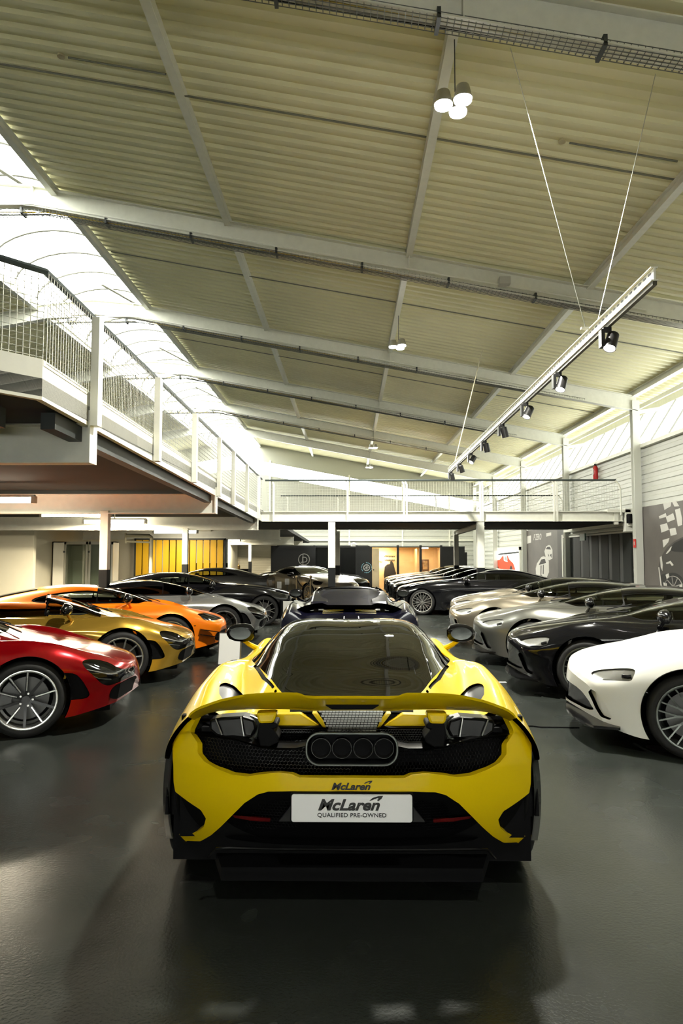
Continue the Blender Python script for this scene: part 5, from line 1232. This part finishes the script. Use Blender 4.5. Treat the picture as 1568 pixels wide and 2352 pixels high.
MH['F'] = [r for r in M7['F'] if r[0] < 3.2]+[(3.3,.955,.4),(3.75,.945,.4),(4.05,.905,.42),(4.54,.82,.45)]
def hero_rear(D):
    return np.maximum.reduce([2.02-D[:, 7], D[:, 7]-4.3, np.abs(D[:, 1])-spl(REARG, D[:, 7]), .80-D[:, 2]])
LN = mat('panel_line', (.0,.0,.0), .4)
hero = make_car('sports_car', MH, 4.54, YEL, (HX, HC, 0), pi/2, 'bright yellow sports car with big rear wing and white number plate, in front', wheels='black', ns=230, nj=84, wind=w7, rearwin=hero_rear,
    sidewin=fmax(lambda D: 1.10-D[:, 6], sdpoly(S7, 7, 2, 1), lambda D: (spl(REARG, D[:, 7])+.01)-np.abs(D[:, 1])), cut_rear=hero_cut, mirror_s=1.72, mirror_m=CARBON, R=(.335,.35),
    regions=[('fender_vent', fmax(sdpoly([(4.04,.674),(3.886,.705),(3.80,.706),(3.71,.692),(3.675,.655),(3.80,.60),(3.90,.565),(4.04,.60)], 7, 1, 1), lambda D: .8-D[:, 2]), SMOKE, -.012),
        ('buttress_groove', fmax(sdpoly([(3.25,.615),(3.69,.50),(3.87,.43),(3.99,.39),(3.99,.374),(3.87,.410),(3.69,.478),(3.25,.598)], 7, 1, 0), lambda D: .85-D[:, 2]), BLACKM, -.012)], rimw=.02)
hero['label'] = 'bright yellow sports car with a large rear wing, seen from behind in front'
# fascia patch: grid in (x, z)
nx, nz = 240, 120
xs_ = np.linspace(-.972, .972, nx); zs_ = np.linspace(.16, .95, nz)
G = np.zeros((nx, nz, 3))
for i, x in enumerate(xs_):
    for j, z in enumerate(zs_): G[i, j] = (x, depth(x+HX, z), z)
def fas(): 
    p = Patch.grid(G, np.zeros((nx, nz)), np.zeros((nx, nz)))
    if p.D[:, 4].mean() > 0: p.D[:, 3:6] *= -1
    p.F = [f[::-1] for f in p.F]; return p
fxf = lambda v: (v[1]-HC, -v[0], v[2])
bump = [(95,570),(160,565),(190,610),(190,650),(215,682),(260,708),(320,732),(380,739),(430,731),(500,723),(550,730),(578,743),(782,744)]
low = [(782,795),(560,795),(460,797),(420,808),(370,840),(320,890),(280,930),(240,965),(200,988),(150,986),(100,972),(80,952)]
BL = L_(bump); LO = L_(low)
OUT = BL+[(0, BL[-1][1]), (0, LO[0][1])]+LO+[(1.1, LO[-1][1]+.01), (1.1, .60), (.96, .655), (.90, .715), (.87, .755)]
vent = L_([(60,940),(130,956),(180,958),(213,932),(222,900),(202,868),(150,833),(104,797),(98,760),(97,700),(94,600)])+[(1.2, L_([(94,600)])[0][1]), (1.2, L_([(60,940)])[0][1])]
fo = sdpoly(OUT, 0, 2, 0); fv = sdpoly(vent, 0, 2, 0)
absx = lambda f: (lambda D: f(np.concatenate([np.abs(D[:, :1]), D[:, 1:]], 1)))
cor = L_([(99,582),(106,565),(122,550),(142,535),(162,515),(180,495),(196,476),(212,456),(192,500),(163,558),(163,572)])
fc = sdpoly(cor, 0, 2, 0)
P = fas(); yb, rest = P.clip(absx(fc))
for sg in (-1, 1):
    q, _ = yb.clip(lambda D, sg=sg: -sg*D[:, 0]); q.build('rear_corner_panel', YEL, hero, fxf, 0, .03)
P = fas(); yb, rest = P.clip(absx(fo)); vv, yb = yb.clip(absx(fv))
yb.build('rear_bumper', YEL, hero, fxf, 0, .035)
for sg in (-1, 1):
    q, _ = vv.clip(lambda D, sg=sg: -sg*D[:, 0]); q.build('bumper_side_vent', BLACKM, hero, fxf, -.03, 0)
# lower part: diffuser and plate recess, black
P = fas(); lowf = sdpoly([(0, LO[0][1]+.01)]+LO[1:-1]+[(LO[-2][0], .24), (.62, .20), (0, .20)], 0, 2, 0)
lo_, _ = P.clip(absx(lowf)); lo_.build('diffuser_recess', BLACKM, hero, fxf, -.09)
# black arch strips outside the bumper corners
for sg in (-1, 1):
    pts = [(97,598),(88,606),(80,622),(72,650),(66,685),(61,730),(58,780),(57,830),(59,885),(64,935),(71,978)]; V = []
    for k, (cx, cy) in enumerate(pts):
        p = PY(340+cx/1.668, 1340+cy/1.668, 3.52); q = PY(340+(cx+26)/1.668, 1340+cy/1.668, 3.42)
        for w in (p, Vector((q.x, 3.42, q.z)), Vector((q.x, 3.50, q.z)), Vector((p.x, 3.66, p.z))):
            V.append((HX+sg*abs(w.x-HX), w.y, w.z))
    a = MB(); a.add(V, [(4*i+k, 4*i+(k+1) % 4, 4*i+4+(k+1) % 4, 4*i+4+k) for i in range(len(pts)-1) for k in range(4)]+[(0,1,2,3), tuple(range(4*len(pts)-4, 4*len(pts)))])
    hb(a, 'wheel_arch_trim', mat('arch_gloss', (.002,.002,.002), .15, spec=.3), hero, True)
    a = MB(); a.cyl((HX+sg*.945, 3.86, .36), (HX+sg*.80, 3.86, .36), .1, 8); 
# hexagon lattice
def hexes(mb, test, y_of, cell=.022, r=.0022, x0=0, x1=.9, z0=.6, z1=.95):
    h = cell*sqrt(3)/2; segs = set(); j = 0; z = z0
    while z < z1:
        x = x0+(cell*.5 if j % 2 else 0)
        while x < x1:
            if test(x, z):
                c = [(round(x+cell*.577*sin(pi/3*k), 5), round(z+cell*.577*cos(pi/3*k), 5)) for k in range(7)]
                for a, b in zip(c[:-1], c[1:]): segs.add(tuple(sorted((a, b))))
            x += cell
        z += h; j += 1
    for (xa, za), (xb, zb) in segs:
        for sg in (-1, 1):
            if sg == -1 and xa < .001 and xb < .001: continue
            mb.tube([(HX+sg*xa, y_of(xa, za), za), (HX+sg*xb, y_of(xb, zb), zb)], r, 3)
def inpoly(poly):
    def t(x, z):
        c = False
        for (xa, za), (xb, zb) in zip(poly, poly[1:]+poly[:1]):
            if (za > z) != (zb > z) and x < (xb-xa)*(z-za)/(zb-za)+xa: c = not c
        return c
    return t
dz = .07
grl = L_([(183,600),(188,652),(215,686),(262,714),(320,738),(380,745),(430,738),(500,730),(550,737),(578,748),(782,750)], dz)
top = L_([(782,560),(650,600),(500,615),(420,620),(300,592),(200,585)], dz)
gp = inpoly(grl+[(0, grl[-1][1]), (0, top[0][1])]+top)
m = MB(); hexes(m, gp, lambda x, z: depth(HX+x, z)+dz, .0165, .0017, z0=.60, z1=.90); hb(m, 'rear_mesh_grille', MESHM, hero)
# dark backing wall of the engine bay
m = MB(); m.box(-.80, .82, 3.30, 3.34, .30, .86); hb(m, 'rear_bulkhead', BLACKM, hero)
m = MB(); m.prism([(HX-.70, 3.24, .82), (HX+.70, 3.24, .82), (HX+.68, 3.75, .84), (HX-.68, 3.75, .84)], (0, 0, -.02)); hb(m, 'engine_bay_floor', BLACKM, hero)
# lamp blades: sweeping gloss bars from the outer tip towards the exhaust
for sg in (-1, 1):
    for nm, up, dn, mm in (('lamp_blade', [(163,560),(200,552),(250,556),(320,568),(400,590),(470,606),(560,612),(615,604)], [(166,575),(205,590),(260,592),(340,605),(430,632),(500,640),(570,636),(615,624)], SMOKE),
                           ('tail_lamp', [(186,505),(210,488),(240,520),(300,548),(380,572),(440,590),(480,602)], [(163,558),(200,552),(250,556),(320,568),(400,590),(450,603),(480,606)], BLACK)):
        V = []; dd = .05 if nm == 'lamp_blade' else .07
        U = L_(up, dd); W = L_(dn, dd); n = len(U)
        for (xa, za), (xb, zb) in zip(U, W):
            ya = depth(HX+xa, za)+dd; yb_ = depth(HX+xb, zb)+dd
            V += [(HX+sg*xa, ya+.03, za), (HX+sg*(xa+xb)/2, (ya+yb_)/2-.025, (za+zb)/2), (HX+sg*xb, yb_+.01, zb), (HX+sg*(xa+xb)/2, (ya+yb_)/2+.09, (za+zb)/2)]
        a = MB(); a.add(V, [(4*i+k, 4*i+(k+1) % 4, 4*i+4+(k+1) % 4, 4*i+4+k) for i in range(n-1) for k in range(4)]+[(0,1,2,3), (4*n-4,4*n-3,4*n-2,4*n-1)]); hb(a, nm, mm, hero, True)
    # rounded nacelle behind the lamp with a grey lip
    pod = L_([(262,490),(300,484),(380,484),(420,500),(428,535),(410,568),(380,578),(330,572),(285,556),(262,530)], .16)
    a = MB(); a.prism([(HX+sg*x, 3.20, z) for x, z in pod], (0, .10, 0)); hb(a, 'intake_pod', SMOKE, hero, bevel=.012)
    lip = L_([(405,484),(428,500),(437,535),(420,568),(388,584)], .14)
    a = MB(); a.tube([(HX+sg*x, 3.19, z) for x, z in lip], [.004,.009,.012,.010,.004], 8); hb(a, 'intake_lip', GRW, hero, True)
    for c in ([(283,490),(300,555)], [(371,488),(378,566)]):  # pale metal lines standing in for upright highlights on the gloss pod
        q = L_(c, .13); a = MB(); a.tube([(HX+sg*q[0][0], 3.185, q[0][1]), (HX+sg*q[1][0], 3.185, q[1][1])], .0035, 6); hb(a, 'pod_highlight', ALU, hero)
    # pale perforated outer corner
    pf = L_([(190,512),(228,487),(232,500),(215,540),(186,528)], .09); a = MB()
    t_ = inpoly(pf); h = .0155; z = .80; j = 0; ctr = []
    while z < 1.02:
        x = .55+(h/2 if j % 2 else 0)
        while x < .86:
            if t_(x, z): ctr.append((x, z))
            x += h
        z += h*.87; j += 1
    for x, z in ctr:
        cc = [(HX+sg*(x+.0078*cos(2*pi*k/8)), depth(x, z)+.075, z+.0078*sin(2*pi*k/8)) for k in range(8)]; a.tube(cc, .0028, 4, True)
    hb(a, 'perforated_corner', MESHL, hero)
    # yellow deck panels seen under the wing
    pn = L_([(500,484),(588,484),(640,520),(688,556),(600,551),(494,544)], .22)
    a = MB(); a.prism([(HX+sg*x, 3.27+(.0), z) for x, z in pn], (0, .05, 0)); hb(a, 'engine_deck_panel', YEL, hero, bevel=.006)
    pn = L_([(404,484),(440,484),(440,520),(425,528)], .22)
    a = MB(); a.prism([(HX+sg*x, 3.29, z) for x, z in pn], (0, .05, 0)); hb(a, 'engine_deck_panel', YEL, hero)
    pn = L_([(632,484),(646,484),(700,568),(684,560)], .18)
    a = MB(); a.prism([(HX+sg*x, 3.24, z) for x, z in pn], (0, .05, 0)); hb(a, 'deck_edge_trim', YEL, hero)
    # wing pylon and its dark foot
    pn = L_([(428,470),(505,470),(500,490),(490,516),(436,516),(430,492)], .06)
    a = MB(); a.prism([(HX+sg*x, 3.10, z) for x, z in pn], (0, .07, 0)); hb(a, 'wing_pylon', YEL, hero, bevel=.012)
    pn = L_([(436,515),(502,515),(504,535),(486,540),(510,575),(500,596),(470,612),(436,608),(428,560)], .06)
    a = MB(); a.prism([(HX+sg*x, 3.105, z) for x, z in pn], (0, .12, 0)); hb(a, 'pylon_mount', BLACKM, hero, bevel=.006)
# woven engine cover
tr = L_([(782,487),(652,487),(698,572),(782,574)], .14)
wv = MB(); cell = .016; zt, zb = tr[0][1], tr[2][1]; z = zb; r_ = 0
while z < zt:
    t = (z-zb)/(zt-zb); hw = tr[2][0]*(1-t)+tr[1][0]*t; x = -hw+(cell/2 if r_ % 2 else 0)
    yy = 3.17+.10*t
    while x < hw-cell*.3:
        wv.box(HX+x, HX+x+cell*.86, yy, yy+.006, z, z+cell*.42); x += cell
    z += cell*.55; r_ += 1
hb(wv, 'engine_cover', mat('woven_steel', (.42,.42,.40), .3, .85), hero)
m = MB(); m.add([(HX-tr[2][0], 3.185, zb-.005), (HX+tr[2][0], 3.185, zb-.005), (HX+tr[1][0], 3.29, zt), (HX-tr[1][0], 3.29, zt)], [(0, 1, 2, 3)]); hb(m, 'engine_cover_backing', BLACKM, hero)
# dark perforated strip below the deck
st_ = L_([(782,574),(690,574),(600,566),(500,558),(480,600),(560,612),(615,600),(782,560)], .12)
st = L_([(500,552),(692,560),(692,582),(620,598),(560,610),(500,600)], .10); t_ = inpoly(st)
m = MB(); hexes(m, t_, lambda x, z: 3.2, .012, .0022, z0=.70, z1=.92); hb(m, 'upper_mesh_strip', MESHM, hero)
# exhaust housing and four tips
def rrect(cx, cz, w, h, r, n=6):
    out = []
    for qx, qz, a0 in ((1, 1, 0), (-1, 1, pi/2), (-1, -1, pi), (1, -1, 1.5*pi)):
        for k in range(n+1):
            a = a0+pi/2*k/n; out.append((cx+qx*(w/2-r)+r*cos(a), cz+qz*(h/2-r)+r*sin(a)))
    return out
e0 = PY(340+782/1.668, 1340+634/1.668, 3.08); ew = (952-612)/1.668*3.08/1568; eh = (694-578)/1.668*3.08/1568
rr = rrect(HX, e0.z, ew, eh, eh*.42)
m = MB(); m.tube([(x, 3.075, z) for x, z in rr], .0055, 6, True); hb(m, 'exhaust_surround', GRW, hero, True)
m = MB(); n = len(rr); inn = rrect(HX, e0.z, ew-.03, eh-.03, eh*.36)
m.add([(x, 3.075, z) for x, z in rr]+[(x, 3.12, z) for x, z in inn], [(k, (k+1) % n, n+(k+1) % n, n+k) for k in range(n)]); m.add([(x, 3.12, z) for x, z in inn], [tuple(range(n))]); hb(m, 'exhaust_panel', BLACKM, hero)
for cx in (662, 742, 824, 904):
    p = PY(340+cx/1.668, 1340+637/1.668, 3.08); m = MB()
    m.lathe([(.037, .12), (.040, .02), (.042, .0), (.044, 0), (.045, .12)], (p.x, 3.085, e0.z), (0, 1, 0), 32); m.cyl((p.x, 3.15, e0.z), (p.x, 3.16, e0.z), .04, 24); hb(m, 'exhaust_tip', mat('exhaust_metal', (.05,.05,.048), .4, .8), hero, True)
# wing
wt = [(155,505),(163,494),(180,481),(200,471),(240,456),(280,443),(330,432),(370,425),(420,420),(470,418),(570,418),(585,422),(600,429),(640,431),(782,431)]
wb_ = [(155,520),(163,516),(180,507),(200,499),(240,490),(280,486),(330,484),(370,483),(420,482),(470,482),(570,484),(585,486),(600,487),(640,488),(782,488)]
V = []; secs = []
for (a, b), (c, d) in zip(wt, wb_):
    p = PY(340+a/1.668, 1340+b/1.668, 3.0); u = abs(p.x-HX)
    Y0 = HYT-.03+.16*(u/.74)**3.5
    p = PY(340+a/1.668, 1340+b/1.668, Y0); q = PY(340+c/1.668, 1340+d/1.668, Y0+.17)
    secs.append((abs(p.x-HX), Y0, p.z, q.z))
full_s = [(-x, y, a, b) for x, y, a, b in secs]+[(x, y, a, b) for x, y, a, b in secs[:-1][::-1]]
for x, y, zt_, zb2 in full_s:
    h = zt_-zb2
    for dy, z in ((0, zt_), (.004, zt_-.012), (.05, zt_-.45*h), (.11, zt_-.82*h), (.17, zb2), (.175, zb2+.012), (.13, zt_-.62*h), (.06, zt_-.22*h)): V.append((HX+x, y+dy, z))
K = 8; n = len(full_s)
m = MB(); m.add(V, [(K*i+k, K*i+(k+1) % K, K*i+K+(k+1) % K, K*i+K+k)[::-1] for i in range(n-1) for k in range(K)]+[tuple(range(K)), tuple(range(K*n-K, K*n))[::-1]])
w_ = hb(m, 'rear_wing', YEL, hero, True)
# dark recess in the wing with the slim high brake lamp
sl = [PY(340+a/1.668, 1340+b/1.668, 3.055) for a, b in ((700,441),(864,441),(885,452),(884,468),(860,483),(704,483),(680,468),(678,452))]
m = MB(); m.prism([tuple(p) for p in sl], (0, .03, 0)); o = hb(m, 'brake_lamp_recess', BLACKM, w_); 
m = MB(); m.box(HX-.14, HX+.14, 3.045, 3.06, sl[0].z-.018, sl[0].z-.008); hb(m, 'high_brake_lamp', mat('dark_red_lens', (.10,.005,.005), .2, coat=1), w_)
# number plate
pc = PY(807, 1858, 3.035); pw, ph = .262, .058
WPL = mat('plate_white', (.8,.8,.8), .4)
m = MB(); m.prism([(x, 3.04, z) for x, z in rrect(HX, pc.z, pw*2, ph*2, .01, 4)], (0, .008, 0)); pl_ = hb(m, 'number_plate', WPL, hero)
m = MB(); m.prism([(x, 3.049, z) for x, z in rrect(HX, pc.z, pw*2+.012, ph*2+.012, .012, 4)], (0, .03, 0)); hb(m, 'plate_holder', BLACKM, hero)
INK = mat('ink_black', (.005,.005,.005), .5)
def logo(cx, cz, w, y, parent, mtl, name):
    """wide italic wordmark with a swoosh above its end"""
    sc = w/1.0
    text_mesh('McLaren', .235*sc, mtl, name, parent, lambda u, v, q: hl((HX+cx+u, y-q*.3, cz-.07*sc+v*1.0)), shear=.32, xs=1.17, off=.008*sc, local=True, space=1.0)
    P = [(.36,.10),(.42,.165),(.52,.205),(.60,.21),(.575,.15),(.52,.10),(.50,.115),(.53,.155),(.50,.165),(.42,.12)]
    b = MB(); b.prism([(HX+cx+a*sc*.92, y, cz+c*sc*.72-.0*sc) for a, c in P], (0, -.001, 0)); hb(b, 'speedmark_swoosh', mtl, parent)
p1 = PY(800, 1852, 3.04); logo(-.016, pc.z+.013, .275, 3.039, pl_, INK, 'plate_wordmark')
text_mesh('QUALIFIED PRE-OWNED', .0245, INK, 'plate_text', pl_, lambda u, v, q: hl((HX+u, 3.039-q*.3, pc.z-.036+v)), xs=1.06, off=.0004, local=True, space=1.06)
bz = PY(805, 1806, 3.06).z; 
logo(-.006, bz-.001, .175, depth(HX, bz)-.004, hero, INK, 'bumper_wordmark')
# red reflectors, diffuser fins, lower lip
for sg in (-1, 1):
    q = L_([(318,890),(390,897),(467,905),(467,916),(390,912),(330,900)], .05)
    m = MB(); m.prism([(HX+sg*x, depth(HX+x, z)+.06, z) for x, z in q], (0, .01, 0)); hb(m, 'rear_reflector', mat('dark_red_lens', (.10,.005,.005), .2, coat=1), hero)
    q = L_([(500,915),(556,845),(556,915)], .04); m = MB(); m.prism([(HX+sg*x, depth(HX+x, z)+.05, z) for x, z in q], (0, .02, 0)); hb(m, 'plate_wing_panel', mat('dark_grey_plastic', (.03,.03,.03), .5), hero)
    for k, xx in enumerate((.16, .36, .55)):
        m = MB(); m.box(HX+sg*xx-.008, HX+sg*xx+.008, 3.40, 3.7, .19, .30); hb(m, 'diffuser_fin', CARBON, hero)
t2 = inpoly([(.20,.40),(.50,.36),(.42,.50),(.22,.52)])
m = MB(); hexes(m, t2, lambda x, z: depth(HX+x, z)+.075, .016, .0014, z0=.34, z1=.56, x0=.2, x1=.6); hb(m, 'lower_mesh', BLACKM, hero)
lp = [PY(340+a/1.668, 1340+b/1.668, 3.1) for a, b in ((232,1050),(262,1016),(310,1013),(500,1018),(782,1021))]
pts = [(p.x, 3.1, p.z) for p in lp]; pts += [(2*HX-x, y, z) for x, y, z in pts[:-1][::-1]]
m = MB(); m.tube(pts, .006, 6); hb(m, 'diffuser_lip', CARBON, hero, True)
m = MB(); m.prism([(HX+x, 3.50+.10*abs(x/.6)**3, .18) for x in (-.62,-.4,-.2,0,.2,.4,.62)]+[(HX+.62, 3.9, .13), (HX-.62, 3.9, .13)], (0, 0, .02)); hb(m, 'diffuser_floor', CARBON, hero)
# antennas lines on the roof, engine cover glass seams
for x in (-.05, .06):
    m = MB(); m.bar((HX+x, HC-2.27+4.54-2.25, 1.150), (HX+x, HC-2.27+4.54-2.46, 1.152), .006, .004); hb(m, 'roof_seam', ALU, hero)
for sg in (-1, 1):
    m = MB(); m.tube([(HX+sg*.36, HC-2.27+4.54-s_, z) for s_, z in ((2.05,1.108),(2.4,1.135),(2.8,1.118),(3.2,1.056),(3.7,.955))], .0022, 4); hb(m, 'glass_seam', BLACKM, hero)
# ================================================================== LIGHT
w = bpy.data.worlds.new('sky'); SC.world = w; w.use_nodes = True
bg = w.node_tree.nodes['Background']; bg.inputs[0].default_value = (.98, 1, .93, 1); bg.inputs[1].default_value = 13.0
SC.view_settings.view_transform = 'Standard'; SC.view_settings.look = 'None'; SC.view_settings.gamma = 1; SC.view_settings.use_curve_mapping = False
SC.view_settings.exposure = .85
c = SC.cycles; c.use_light_tree = True
c.max_bounces = 8; c.diffuse_bounces = 4; c.glossy_bounces = 4; c.transparent_max_bounces = 16; c.transmission_bounces = 6
c.sample_clamp_indirect = 4; c.use_denoising = True; c.caustics_reflective = False; c.caustics_refractive = False
